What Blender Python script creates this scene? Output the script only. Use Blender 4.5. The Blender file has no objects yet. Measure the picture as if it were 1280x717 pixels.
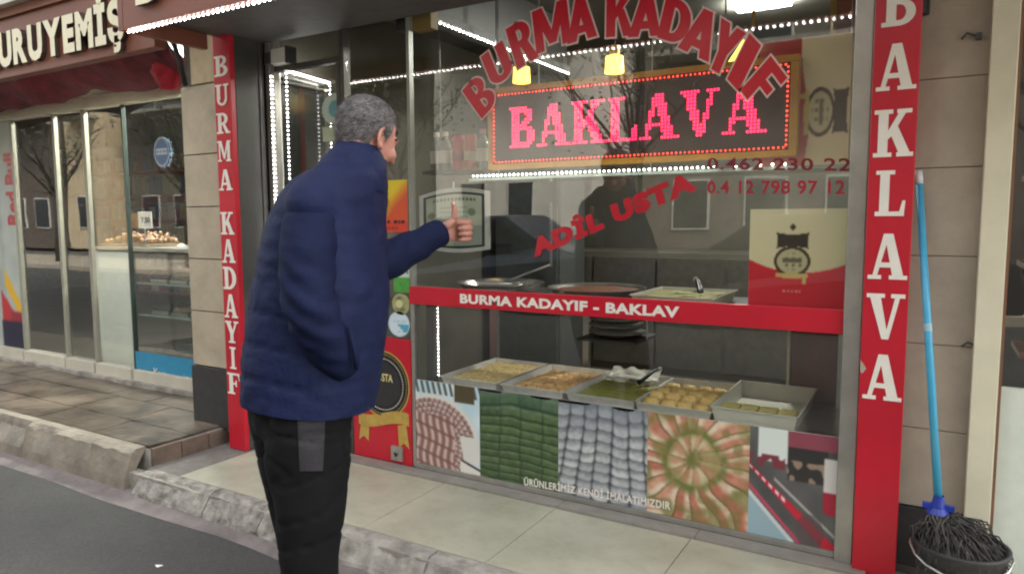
import bpy, bmesh, math, random
import numpy as np
from mathutils import Vector, Matrix, noise
S = bpy.context.scene
COL = S.collection
rnd = random.Random(7)
PI = math.pi

# ------------------------------------------------------------------ camera, world, sun, exposure
F_PX = 888.956
YAW, PITCH, ROLL = 0.532335, 0.0947004, 0.0045121
CH = 1.27                                   # camera height above the pavement
def cam_axes():
    cy, sy, cp, sp, cr, sr = math.cos(YAW), math.sin(YAW), math.cos(PITCH), math.sin(PITCH), math.cos(ROLL), math.sin(ROLL)
    fwd = Vector((-sy*cp, cy*cp, -sp)); r = Vector((cy, sy, 0)); d = fwd.cross(r)
    return cr*r + sr*d, -sr*r + cr*d, fwd
CR, CD, CF = cam_axes()
cam = bpy.data.cameras.new('camera'); cam.sensor_width = 36; cam.lens = 36*F_PX/1280
cam.clip_start = 0.05; cam.clip_end = 400
co = bpy.data.objects.new('camera', cam); COL.objects.link(co)
co.matrix_world = Matrix.Translation((0, 0, CH)) @ Matrix((CR, -CD, -CF)).transposed().to_4x4()
S.camera = co

w = bpy.data.worlds.new('World'); S.world = w; w.use_nodes = True
nt = w.node_tree; bg = nt.nodes['Background']
sky = nt.nodes.new('ShaderNodeTexSky'); sky.sky_type = 'NISHITA'; sky.sun_disc = False
sky.sun_elevation = math.radians(52); sky.sun_rotation = math.radians(55); sky.dust_density = 3; sky.air_density = 1.2
hs = nt.nodes.new('ShaderNodeHueSaturation'); hs.inputs['Saturation'].default_value = 0.22
nt.links.new(sky.outputs[0], hs.inputs['Color']); nt.links.new(hs.outputs[0], bg.inputs[0])
bg.inputs[1].default_value = 0.15
sl = bpy.data.lights.new('sun', 'SUN'); sl.energy = 1.5; sl.angle = math.radians(14); sl.color = (1, .95, .86)
so = bpy.data.objects.new('sun', sl); COL.objects.link(so)
_az, _el = math.radians(55), math.radians(52)      # measured from +Y clockwise, as the sky's rotation
_d = Vector((math.sin(_az)*math.cos(_el), math.cos(_az)*math.cos(_el), math.sin(_el)))
so.rotation_euler = _d.to_track_quat('Z', 'Y').to_euler()
S.view_settings.view_transform = 'Standard'; S.view_settings.look = 'None'
S.view_settings.exposure = 2.35; S.view_settings.gamma = 1
S.render.engine = 'CYCLES'
S.cycles.use_denoising = True; S.cycles.max_bounces = 8; S.cycles.transparent_max_bounces = 24
S.cycles.sample_clamp_indirect = 6; S.cycles.filter_width = 2.1

# ------------------------------------------------------------------ survey: sight line of a photo pixel met with a real plane
def ray(px, py): return CR*((px-640)/F_PX) + CD*((py-358.5)/F_PX) + CF
def P(px, py, Y=2.8):
    d = ray(px, py); t = Y/d.y; return Vector((d.x*t, Y, d.z*t+CH))
def G(px, py, z=0):
    d = ray(px, py); t = (z-CH)/d.z; return Vector((d.x*t, d.y*t, z))
def PT(px, py, D): return ray(px, py)*D + Vector((0, 0, CH))

# ------------------------------------------------------------------ materials
def lin(c): return tuple(((v/255+.055)/1.055)**2.4 if v/255 > .04045 else v/255/12.92 for v in c)
MATS = {}
def mat(name, col, rough=.6, metal=0, var=.12, scale=18, bump=0, bscale=None, emit=0, spec=.5, col2=None, detail=5, stretch=None):
    if name in MATS: return MATS[name]
    m = bpy.data.materials.new(name); m.use_nodes = True; n = m.node_tree.nodes; l = m.node_tree.links
    b = n['Principled BSDF']; b.inputs['Roughness'].default_value = rough; b.inputs['Metallic'].default_value = metal
    b.inputs['Specular IOR Level'].default_value = spec
    c = Vector(col[:3])
    if var > 0 or bump > 0 or col2:
        tc = n.new('ShaderNodeTexCoord'); mp = n.new('ShaderNodeMapping'); l.new(tc.outputs['Object'], mp.inputs[0])
        if stretch: mp.inputs['Scale'].default_value = stretch
        nz = n.new('ShaderNodeTexNoise'); nz.inputs['Scale'].default_value = scale; nz.inputs['Detail'].default_value = detail
        nz.inputs['Roughness'].default_value = .62
        l.new(mp.outputs[0], nz.inputs['Vector'])
        rp = n.new('ShaderNodeValToRGB'); rp.color_ramp.elements[0].position = .3; rp.color_ramp.elements[1].position = .7
        a = c*(1-var); d = Vector(col2) if col2 else c*(1+var)
        rp.color_ramp.elements[0].color = (*a, 1); rp.color_ramp.elements[1].color = (*d, 1)
        l.new(nz.outputs['Fac'], rp.inputs[0]); l.new(rp.outputs[0], b.inputs['Base Color'])
        if bump > 0:
            n2 = n.new('ShaderNodeTexNoise'); n2.inputs['Scale'].default_value = bscale or scale*4; n2.inputs['Detail'].default_value = 6
            l.new(mp.outputs[0], n2.inputs['Vector'])
            bp = n.new('ShaderNodeBump'); bp.inputs['Strength'].default_value = bump; bp.inputs['Distance'].default_value = .01
            l.new(n2.outputs['Fac'], bp.inputs['Height']); l.new(bp.outputs[0], b.inputs['Normal'])
    else:
        b.inputs['Base Color'].default_value = (*c, 1)
    if emit:
        b.inputs['Emission Color'].default_value = (*c, 1); b.inputs['Emission Strength'].default_value = emit
    MATS[name] = m; return m
def mat_vcol(name, rough=.35, spec=.5):
    if name in MATS: return MATS[name]
    m = bpy.data.materials.new(name); m.use_nodes = True; n = m.node_tree.nodes; l = m.node_tree.links
    b = n['Principled BSDF']; b.inputs['Roughness'].default_value = rough; b.inputs['Specular IOR Level'].default_value = spec
    a = n.new('ShaderNodeVertexColor'); a.layer_name = 'print'; l.new(a.outputs[0], b.inputs['Base Color'])
    MATS[name] = m; return m
def mat_glass(name, tint=(.93, .96, .94), gain=1.0):
    m = bpy.data.materials.new(name); m.use_nodes = True; n = m.node_tree.nodes; l = m.node_tree.links
    n.remove(n['Principled BSDF']); out = n['Material Output']
    t = n.new('ShaderNodeBsdfTransparent'); t.inputs[0].default_value = (*tint, 1)
    g = n.new('ShaderNodeBsdfGlossy'); g.inputs['Roughness'].default_value = .01
    lw = n.new('ShaderNodeLayerWeight'); lw.inputs[0].default_value = .5
    pw = n.new('ShaderNodeMath'); pw.operation = 'POWER'; pw.inputs[1].default_value = 5; l.new(lw.outputs['Facing'], pw.inputs[0])
    f = n.new('ShaderNodeMath'); f.operation = 'MULTIPLY_ADD'; f.inputs[1].default_value = .93; f.inputs[2].default_value = .075; l.new(pw.outputs[0], f.inputs[0])
    tc = n.new('ShaderNodeTexCoord'); nz = n.new('ShaderNodeTexNoise'); nz.inputs['Scale'].default_value = 1.6; l.new(tc.outputs['Object'], nz.inputs['Vector'])
    bp = n.new('ShaderNodeBump'); bp.inputs['Strength'].default_value = .02; bp.inputs['Distance'].default_value = .05; l.new(nz.outputs['Fac'], bp.inputs['Height'])
    l.new(bp.outputs[0], g.inputs['Normal'])
    mu = n.new('ShaderNodeMath'); mu.operation = 'MULTIPLY'; mu.inputs[1].default_value = gain; mu.use_clamp = True
    l.new(f.outputs[0], mu.inputs[0])
    x = n.new('ShaderNodeMixShader'); l.new(mu.outputs[0], x.inputs[0]); l.new(t.outputs[0], x.inputs[1]); l.new(g.outputs[0], x.inputs[2]); l.new(x.outputs[0], out.inputs[0])
    MATS[name] = m; return m

M = dict(
    red=mat('red vinyl', lin((190, 28, 46)), .33, var=.13, scale=2.6, bump=.03, bscale=7, detail=9),
    white=mat('white vinyl', lin((232, 226, 214)), .4, var=.05),
    alu=mat('aluminium', (.42, .41, .37), .38, .75, var=.14, scale=9, bump=.05),
    alu_pale=mat('cream painted aluminium', lin((212, 206, 180)), .4, .0, var=.1, scale=4, bump=.04),
    steel=mat('steel', (.5, .5, .48), .28, .9, var=.1, scale=12, bump=.05),
    darkmetal=mat('dark shutter metal', (.075, .074, .068), .45, .25, var=.2, scale=3, bump=.06),
    stone=mat('beige stone', lin((166, 156, 138)), .55, var=.12, scale=7, bump=.12, bscale=60),
    stone_warm=mat('warm beige stone', lin((176, 164, 140)), .55, var=.18, scale=6, bump=.12, bscale=60),
    stone_dark=mat('dark stone plinth', (.035, .034, .033), .45, var=.25, scale=20, bump=.1),
    tile=mat('pavement tile', lin((172, 169, 148)), .36, var=.15, scale=3.2, bump=.05, bscale=90),
    grout=mat('grout', (.17, .155, .135), .9, var=.2),
    slab=mat('old paving slab', lin((64, 55, 46)), .32, var=.5, scale=4, bump=.3, bscale=25, col2=lin((122, 109, 92))),
    kerb=mat('kerb concrete', lin((128, 122, 112)), .85, var=.3, scale=9, bump=.5, bscale=35, col2=lin((178, 172, 160))),
    asphalt=mat('asphalt', (.046, .045, .0415), .84, var=.28, scale=1.1, bump=.5, bscale=190, detail=12),
    brown=mat('brown composite panel', lin((124, 74, 58)), .4, var=.08, scale=3, bump=.03),
    cream=mat('cream letter acrylic', lin((236, 228, 196)), .35, var=.04),
    dark=mat('dark interior', (.02, .02, .017), .7, var=.3, scale=2),
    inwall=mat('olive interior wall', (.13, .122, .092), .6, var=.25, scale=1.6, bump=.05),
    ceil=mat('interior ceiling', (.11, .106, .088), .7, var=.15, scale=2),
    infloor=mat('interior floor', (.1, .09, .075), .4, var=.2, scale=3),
    wood=mat('brown wood panel', lin((118, 66, 40)), .4, var=.25, scale=4, stretch=(6, 6, .6), bump=.04),
    led=mat('white led', (1, .97, .95), emit=6, var=0),
    ledred=mat('red led', (1, .016, .07), emit=1.15, var=0),
    ledborder=mat('red border led', (1, .06, .03), emit=.6, var=0),
    lamp=mat('yellow lamp shade', (1, .68, .09), emit=.8, var=0),
    panel_light=mat('ceiling light diffuser', (1, 1, .94), emit=55, var=0),
    black=mat('black plastic', (.015, .015, .016), .4, var=.2),
    rubber=mat('black rubber', (.02, .02, .02), .6, var=.25, bump=.1),
    gold=mat('gold print', lin((196, 164, 84)), .35, .3, var=.15, scale=20),
    pale=mat('pale painted metal', lin((205, 203, 192)), .45, var=.08, scale=5),
)
GL = mat_glass('window glass', (.975, .985, .972), 1.0)
VC = mat_vcol('printed sheet', .32)
VCM = mat_vcol('printed matt card', .6, .3)

# ------------------------------------------------------------------ object helpers
def tag(o, label=None, cat=None, group=None, kind=None):
    if label: o['label'] = label
    if cat: o['category'] = cat
    if group: o['group'] = group
    if kind: o['kind'] = kind
    return o
def empty(name, loc, label=None, cat=None, group=None, kind=None):
    o = bpy.data.objects.new(name, None); o.location = loc; o.empty_display_size = .1; COL.objects.link(o)
    return tag(o, label, cat, group, kind)
class MB:
    def __init__(s): s.v = []; s.f = []; s.m = []
    def add(s, vs, fs, mi=0):
        b = len(s.v); s.v += [tuple(v) for v in vs]; s.f += [tuple(i+b for i in f) for f in fs]; s.m += [mi]*len(fs); return s
    def box(s, x0, x1, y0, y1, z0, z1, mi=0):
        return s.add([(x0,y0,z0),(x1,y0,z0),(x1,y1,z0),(x0,y1,z0),(x0,y0,z1),(x1,y0,z1),(x1,y1,z1),(x0,y1,z1)],
                     [(0,3,2,1),(4,5,6,7),(0,1,5,4),(1,2,6,5),(2,3,7,6),(3,0,4,7)], mi)
    def quad(s, a, b, c, d, mi=0): return s.add([a,b,c,d], [(0,1,2,3)], mi)
    def tube(s, pts, r, n=8, mi=0, cap=True):
        pts = [Vector(p) for p in pts]; rs = r if isinstance(r, (list, tuple)) else [r]*len(pts); vs = []
        for i, p in enumerate(pts):
            t = (pts[min(i+1, len(pts)-1)]-pts[max(i-1, 0)]).normalized()
            a = t.cross(Vector((0,0,1)) if abs(t.z) < .95 else Vector((1,0,0))).normalized(); b = t.cross(a)
            for k in range(n):
                q = 2*PI*k/n; vs.append(p + (a*math.cos(q)+b*math.sin(q))*rs[i])
        fs = [(i*n+k, i*n+(k+1)%n, (i+1)*n+(k+1)%n, (i+1)*n+k) for i in range(len(pts)-1) for k in range(n)]
        if cap: fs += [tuple(range(n-1,-1,-1)), tuple((len(pts)-1)*n+k for k in range(n))]
        return s.add(vs, fs, mi)
    def lathe(s, c, prof, n=24, mi=0, sx=1, sy=1):
        vs = [(c[0]+r*sx*math.cos(2*PI*k/n), c[1]+r*sy*math.sin(2*PI*k/n), c[2]+z) for r, z in prof for k in range(n)]
        fs = [(i*n+k, i*n+(k+1)%n, (i+1)*n+(k+1)%n, (i+1)*n+k) for i in range(len(prof)-1) for k in range(n)]
        return s.add(vs, fs, mi)
    def ball(s, c, r, mi=0, sx=1, sy=1, sz=1, n=8, k=5):
        prof = [(max(.0005, r*math.sin(PI*i/k)), -r*math.cos(PI*i/k)*sz) for i in range(k+1)]
        return s.lathe(c, prof, n, mi, sx, sy)
    def build(s, name, mats, parent=None, smooth=False, bevel=0, flip=False, kind=None, origin=None, inst=None):
        me = bpy.data.meshes.new(name)
        off = Vector(origin) if origin is not None else (wloc(parent) if parent else Vector((0,0,0)))
        me.from_pydata([tuple(Vector(v)-off) for v in s.v], [], s.f)
        mats = mats if isinstance(mats, (list, tuple)) else [mats]
        for m in mats: me.materials.append(m)
        me.polygons.foreach_set('material_index', s.m)
        bm = bmesh.new(); bm.from_mesh(me); bmesh.ops.recalc_face_normals(bm, faces=bm.faces); 
        if bevel: bmesh.ops.bevel(bm, geom=bm.edges[:], offset=bevel, segments=2, affect='EDGES', profile=.6)
        bm.to_mesh(me); bm.free()
        if smooth: me.polygons.foreach_set('use_smooth', [True]*len(me.polygons))
        o = bpy.data.objects.new(name, me); COL.objects.link(o)
        if parent: o.parent = parent; o.location = off - wloc(parent)
        else: o.location = off
        if kind: o['kind'] = kind
        return o
def wloc(o):
    v = Vector((0,0,0))
    while o: v += Vector(o.location); o = o.parent
    return v
def bx(name, x0, x1, y0, y1, z0, z1, m, parent=None, bevel=.0, kind=None, origin=None):
    return MB().box(x0,x1,y0,y1,z0,z1).build(name, m, parent, bevel=bevel, kind=kind, origin=origin)
def copy_tree(o, parent=None):
    c = o.copy(); COL.objects.link(c)
    if parent: c.parent = parent
    for ch in list(o.children): copy_tree(ch, c)
    return c

# printed sheet: dense grid with its print in a colour attribute. corner order: bottom-left, bottom-right, top-right, top-left
def sheet(name, bl, br, tr, tl, nx, ny, fn, parent=None, m=None, mask=None, blur=1):
    u = (np.arange(nx)+.5)/nx; v = (np.arange(ny)+.5)/ny
    U, V = np.meshgrid(u, v); C = np.asarray(fn(U, V), float)
    for _ in range(blur):
        Q = np.pad(C, ((1,1),(1,1),(0,0)), 'edge'); C = (Q[:-2,1:-1]+Q[2:,1:-1]+Q[1:-1,:-2]+Q[1:-1,2:]+2*C)/6
    C = np.clip(C, 0, 255)/255; C = np.where(C > .04045, ((C+.055)/1.055)**2.4, C/12.92)
    gu = np.linspace(0, 1, nx+1); gv = np.linspace(0, 1, ny+1); GU, GV = np.meshgrid(gu, gv)
    bl, br, tr, tl = [np.array(q, float) for q in (bl, br, tr, tl)]
    pos = (bl*((1-GU)*(1-GV))[..., None] + br*(GU*(1-GV))[..., None] + tr*(GU*GV)[..., None] + tl*((1-GU)*GV)[..., None]).reshape(-1, 3)
    off = np.array(wloc(parent)) if parent else np.zeros(3)
    i = np.arange(nx*ny); r = i//nx; c = i % nx; a = r*(nx+1)+c
    faces = np.stack([a, a+1, a+nx+2, a+nx+1], 1); keep = np.ones(len(a), bool)
    if mask is not None: keep = np.asarray(mask(U, V)).reshape(-1)
    faces = faces[keep]
    me = bpy.data.meshes.new(name); me.from_pydata((pos-off).tolist(), [], faces.tolist())
    ca = me.color_attributes.new('print', 'FLOAT_COLOR', 'CORNER')
    cc = np.repeat(C.reshape(-1, 3)[keep], 4, axis=0); cc = np.concatenate([cc, np.ones((len(cc), 1))], 1)
    ca.data.foreach_set('color', cc.astype(np.float32).ravel())
    me.materials.append(m or VC)
    bm = bmesh.new(); bm.from_mesh(me); lo = [v for v in bm.verts if not v.link_faces]; bmesh.ops.delete(bm, geom=lo, context='VERTS'); bm.to_mesh(me); bm.free()
    o = bpy.data.objects.new(name, me); COL.objects.link(o)
    if parent: o.parent = parent
    return o
def mixc(a, b, t): t = np.clip(t, 0, 1)[..., None]; return np.asarray(a, float)*(1-t) + np.asarray(b, float)*t
def solid(U, c): return np.ones(U.shape+(3,))*np.asarray(c, float)
def put(C, mask, c): C[mask] = np.asarray(c, float); return C
_h = np.random.RandomState(3)
def vnoise(U, V, s, seed=0):
    r = np.random.RandomState(seed); n = 64; g = r.rand(n, n)
    x = U*s; y = V*s; xi = np.floor(x).astype(int); yi = np.floor(y).astype(int); fx = x-xi; fy = y-yi
    fx = fx*fx*(3-2*fx); fy = fy*fy*(3-2*fy)
    q = lambda a, b: g[b % n, a % n]
    return (q(xi,yi)*(1-fx)+q(xi+1,yi)*fx)*(1-fy)+(q(xi,yi+1)*(1-fx)+q(xi+1,yi+1)*fx)*fy

# text with Blender's own font, as a mesh normalised to its box
_txt = {}
def text_geo(s, bold=.0, extrude=0, tight=1.0):
    k = (s, bold, extrude, tight)
    if k in _txt: return _txt[k]
    c = bpy.data.curves.new('text', 'FONT'); c.body = s; c.offset = bold; c.extrude = extrude; c.space_character = tight; c.resolution_u = 3
    o = bpy.data.objects.new('text', c); COL.objects.link(o); dg = bpy.context.evaluated_depsgraph_get(); dg.update()
    me = bpy.data.meshes.new_from_object(o.evaluated_get(dg)); COL.objects.unlink(o); bpy.data.objects.remove(o)
    v = np.array([q.co[:] for q in me.vertices]); f = [tuple(p.vertices) for p in me.polygons]; bpy.data.meshes.remove(me)
    _txt[k] = (v, f); return _txt[k]
def text_on(name, s, bl, br, tl, m, parent, bold=.02, tight=1.0, nudge=0, depth=0, side=None, norm=True, caps=None):
    """text mapped so that its box fills bl-br-tl; nudge lifts along the plane's normal"""
    v, f = text_geo(s, bold, .05 if depth else 0, tight)
    mn = v.min(0); mx = v.max(0)
    y0, y1 = (mn[1], mx[1]) if caps is None else caps
    bl, br, tl = Vector(bl), Vector(br), Vector(tl); ex = br-bl; ey = tl-bl; n = ex.cross(ey).normalized()
    b = MB(); z0 = mn[2]; zr = max(1e-9, mx[2]-mn[2])
    b.add([bl + ex*((q[0]-mn[0])/(mx[0]-mn[0])) + ey*((q[1]-y0)/(y1-y0)) + n*(nudge + ((q[2]-z0)/zr*depth if depth else 0)) for q in v], f)
    if side and depth:
        b.m = [0 if all(v[i][2] > mx[2]-1e-4 for i in fc) else 1 for fc in f]
        return b.build(name, [m, side], parent)
    return b.build(name, m, parent)

# slab-serif capitals as overlapping strokes in a unit-height box
def ring(cx, cy, rx, ry, ix, iy, a0, a1, n=10):
    out = []
    for k in range(n):
        a, b = math.radians(a0+(a1-a0)*k/n), math.radians(a0+(a1-a0)*(k+1)/n)
        out.append([(cx+rx*math.cos(a), cy+ry*math.sin(a)), (cx+rx*math.cos(b), cy+ry*math.sin(b)), (cx+ix*math.cos(b), cy+iy*math.sin(b)), (cx+ix*math.cos(a), cy+iy*math.sin(a))])
    return out
def rc(x0, y0, x1, y1): return [(x0,y0),(x1,y0),(x1,y1),(x0,y1)]
SLAB = {
 'B': (.74, [rc(.1,0,.32,1), rc(0,0,.33,.1), rc(0,.9,.33,1), rc(.32,0,.42,.12), rc(.32,.88,.4,1), rc(.32,.45,.42,.57)] + ring(.4,.28,.34,.28,.13,.16,-90,90) + ring(.38,.76,.3,.24,.1,.13,-90,90)),
 'A': (.9, [[(.1,.04),(.21,.04),(.48,1),(.34,1)], [(.36,1),(.56,1),(.84,.04),(.58,.04)], rc(.22,.26,.66,.37), rc(0,0,.32,.09), rc(.5,0,.92,.09)]),
 'K': (.9, [rc(.1,0,.33,1), rc(0,0,.43,.09), rc(0,.91,.43,1), [(.32,.36),(.42,.44),(.74,.95),(.58,.95),(.32,.54)], [(.38,.5),(.54,.66),(.86,.05),(.6,.05)], rc(.52,.91,.86,1), rc(.54,0,.92,.09)]),
 'L': (.72, [rc(.1,0,.33,1), rc(0,.91,.45,1), rc(0,0,.7,.1), [(.58,.09),(.7,.09),(.72,.34),(.65,.34)]]),
 'V': (.88, [[(.07,.95),(.32,.95),(.54,0),(.38,0)], [(.66,.95),(.77,.95),(.54,0),(.44,0)], rc(0,.91,.42,1), rc(.56,.91,.88,1)]),
 'U': (.86, [rc(.1,.28,.32,1), rc(.62,.28,.75,1), rc(0,.91,.42,1), rc(.52,.91,.86,1)] + ring(.425,.3,.325,.3,.17,.18,180,360,12)),
 'R': (.84, [rc(.1,0,.32,1), rc(0,0,.42,.09), rc(0,.91,.33,1), rc(.32,.89,.4,1), rc(.32,.42,.42,.53), [(.36,.46),(.54,.46),(.78,.05),(.56,.05)], rc(.56,0,.86,.09)] + ring(.38,.71,.34,.29,.13,.17,-90,90)),
 'M': (1.04, [rc(.1,0,.21,1), rc(.74,0,.96,1), [(.12,1),(.34,1),(.56,.3),(.47,.1)], [(.74,1),(.84,.9),(.56,.1),(.47,.18)], rc(0,0,.32,.09), rc(0,.91,.22,1), rc(.64,0,1.05,.09), rc(.84,.91,1.05,1)]),
 'D': (.8, [rc(.1,0,.32,1), rc(0,0,.33,.1), rc(0,.9,.33,1), rc(.32,0,.38,.11), rc(.32,.89,.38,1)] + ring(.36,.5,.44,.5,.2,.37,-90,90,14)),
 'Y': (.86, [rc(.31,0,.53,.48), [(.07,.95),(.33,.95),(.55,.44),(.33,.38)], [(.66,.95),(.78,.95),(.53,.4),(.43,.46)], rc(0,.91,.42,1), rc(.56,.91,.88,1), rc(.2,0,.64,.09)]),
 'I': (.46, [rc(.12,0,.34,1), rc(0,0,.46,.09), rc(0,.91,.46,1)]),
 'F': (.74, [rc(.1,0,.32,1), rc(0,0,.42,.09), rc(0,.9,.7,1), [(.6,.9),(.7,.9),(.73,.66),(.66,.66)], rc(.32,.46,.5,.55), rc(.46,.36,.54,.66)]),
}
def slab_letter(name, ch, x0, x1, z0, z1, y, m, parent):
    wd, polys = SLAB[ch]; b = MB()
    for i, p in enumerate(polys):
        q = [(x0+(x1-x0)*a/wd, y-.00012*(i % 9), z0+(z1-z0)*c) for a, c in p]
        b.add(q, [tuple(range(len(q)))])
    return b.build(name, m, parent)
def in_poly(x, y, p):
    c = False; j = len(p)-1
    for i in range(len(p)):
        if (p[i][1] > y) != (p[j][1] > y) and x < (p[j][0]-p[i][0])*(y-p[i][1])/(p[j][1]-p[i][1])+p[i][0]: c = not c
        j = i
    return c
def bead_row(b, pts, step, r, mi=0):
    for a, c in zip(pts, pts[1:]):
        a, c = Vector(a), Vector(c); n = max(1, round((c-a).length/step))
        for k in range(n): b.ball(a+(c-a)*((k+.5)/n), r*rnd.uniform(.8, 1.15), mi, n=6, k=4)
    return b

# ================================================================== SETTING
def Xp(px, py, x):
    d = ray(px, py); t = x/d.x; return Vector((x, d.y*t, d.z*t+CH))
bx('ground', -150, 150, -150, 150, -.6, -.3, mat('far ground', (.08, .075, .065), .9), kind='structure')
_m = M['asphalt']; _n = _m.node_tree.nodes; _l = _m.node_tree.links; _b = _n['Principled BSDF']; _src = _b.inputs['Base Color'].links[0].from_socket
_v = _n.new('ShaderNodeTexVoronoi'); _v.inputs['Scale'].default_value = 130; _tc = _n.new('ShaderNodeTexCoord'); _l.new(_tc.outputs['Object'], _v.inputs['Vector'])
_r = _n.new('ShaderNodeValToRGB'); _r.color_ramp.elements[0].color = (.62, .62, .62, 1); _r.color_ramp.elements[1].color = (1.5, 1.48, 1.42, 1); _l.new(_v.outputs['Color'], _r.inputs[0])
_x = _n.new('ShaderNodeMix'); _x.data_type = 'RGBA'; _x.blend_type = 'MULTIPLY'; _x.inputs[0].default_value = .7; _l.new(_src, _x.inputs[6]); _l.new(_r.outputs[0], _x.inputs[7]); _l.new(_x.outputs[2], _b.inputs['Base Color'])
road = bx('road', -60, 60, -5.2, 2.06, -.3, -.12, M['asphalt'], kind='structure')
# main pavement: bed, tiles, marble threshold
pave = bx('pavement', -3.45, 8, 2.12, 2.83, -.12, -.004, M['grout'], kind='structure')
_m = M['tile']; _n = _m.node_tree.nodes; _l = _m.node_tree.links; _b = _n['Principled BSDF']; _src = _b.inputs['Base Color'].links[0].from_socket
_tc = _n.new('ShaderNodeTexCoord'); _z = _n.new('ShaderNodeTexNoise'); _z.inputs['Scale'].default_value = 11; _z.inputs['Detail'].default_value = 10; _z.inputs['Roughness'].default_value = .75; _l.new(_tc.outputs['Object'], _z.inputs['Vector'])
_r = _n.new('ShaderNodeValToRGB'); _r.color_ramp.elements[0].position = .36; _r.color_ramp.elements[0].color = (.62, .58, .52, 1); _r.color_ramp.elements[1].position = .52; _r.color_ramp.elements[1].color = (1, 1, 1, 1); _l.new(_z.outputs['Fac'], _r.inputs[0])
_x = _n.new('ShaderNodeMix'); _x.data_type = 'RGBA'; _x.blend_type = 'MULTIPLY'; _x.inputs[0].default_value = .3; _l.new(_src, _x.inputs[6]); _l.new(_r.outputs[0], _x.inputs[7]); _l.new(_x.outputs[2], _b.inputs['Base Color'])
xs = [-1.985 + .605*k for k in range(-2, 12)]
for k, (a, b) in enumerate(zip(xs, xs[1:])):
    bx('tile', max(a, -3.44)+.002, b-.002, 2.135, 2.712, -.012, rnd.uniform(-.0008, .0008), M['tile'], pave, bevel=.0015)
for k in range(5):
    bx('threshold_slab', -3.2+.61*k+.001, -3.2+.61*(k+1)-.001, 2.716, 2.79, -.012, .012, mat('grey marble', lin((138, 133, 124)), .4, var=.16, scale=12), pave, bevel=.002)
# kerb of crumbly stones
kerb = bx('kerb', -40, 8, 2.06, 2.118, -.3, -.014, M['kerb'], kind='structure')
def rough_block(name, x0, x1, y0, y1, z0, z1, m, parent, amp=.012, slope=.03, seed=0, nx=10, wear=.03):
    bm = bmesh.new(); ny, nz = 4, 5; b = MB()
    def pt(x, y, z):
        yy = y - slope*(1-(z-z0)/(z1-z0)) if y == y0 else y
        n = noise.noise_vector(Vector((x*9, yy*14, z*14+seed)))*amp + noise.noise_vector(Vector((x*31, yy*40, z*40+seed)))*amp*.6
        if y == y1: n *= 0
        e_ = max(0, 1-abs(y-y0)/((y1-y0)*.45))*max(0, (z-z0)/(z1-z0)-.45)*1.8; wr_ = wear*e_*(.55+.9*noise.noise(Vector((x*4.3, seed, 3)))+.5*noise.noise(Vector((x*17, seed, 8))))
        return (x+n.x*.4, yy+n.y+wr_*.8, z+n.z*.8-max(0, wr_))
    X = np.linspace(x0, x1, nx+1)
    prof = [(y0, z0+(z1-z0)*k/nz) for k in range(nz+1)] + [(y0+(y1-y0)*k/ny, z1) for k in range(1, ny+1)]
    vs = [pt(x, y, z) for x in X for (y, z) in prof]; n = len(prof)
    fs = [(i*n+j, (i+1)*n+j, (i+1)*n+j+1, i*n+j+1) for i in range(nx) for j in range(n-1)]
    fs += [tuple(range(n)), tuple(nx*n+j for j in range(n-1, -1, -1))]
    b.add(vs, fs); bm.free()
    return b.build(name, m, parent, smooth=False)
kw = mat('crumbled white kerb stone', lin((96, 91, 84)), .85, var=.2, scale=17, bump=.6, bscale=60, col2=lin((172, 166, 154)))
x = -3.42
while x < 3:
    L = rnd.uniform(.34, .6); rough_block('kerb_stone', x+.004, x+L-.004, 2.045, 2.132, -.14, -.002, kw if x < -2.2 else M['kerb'], kerb, .010, .045, x, 14); x += L
kb = mat('beige kerb slab', lin((132, 123, 108)), .7, var=.3, scale=6, bump=.4, bscale=40)
x = -3.5
while x > -13:
    L = rnd.uniform(.7, 1.1); rough_block('kerb_stone', x-L+.004, x-.004, 2.05, 2.16, -.14, .096, kb, kerb, .005, .03, x, 26, .06); x -= L
gut = MB()
X = np.linspace(-14, 4, 90)
vs = []
for xx in X:
    j = noise.noise(Vector((xx*1.3, 0, 0)))*.05
    vs += [(xx, 1.93+j, -.1185), (xx, 1.985+j*.5, -.107), (xx, 2.06, -.095), (xx, 2.06, -.2)]
gut.add(vs, [(i*4+j, (i+1)*4+j, (i+1)*4+j+1, i*4+j+1) for i in range(len(X)-1) for j in range(3)])
gut.build('gutter', mat('gutter concrete', lin((112, 104, 100)), .9, var=.25, scale=10, bump=.5, bscale=60), kerb)
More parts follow.
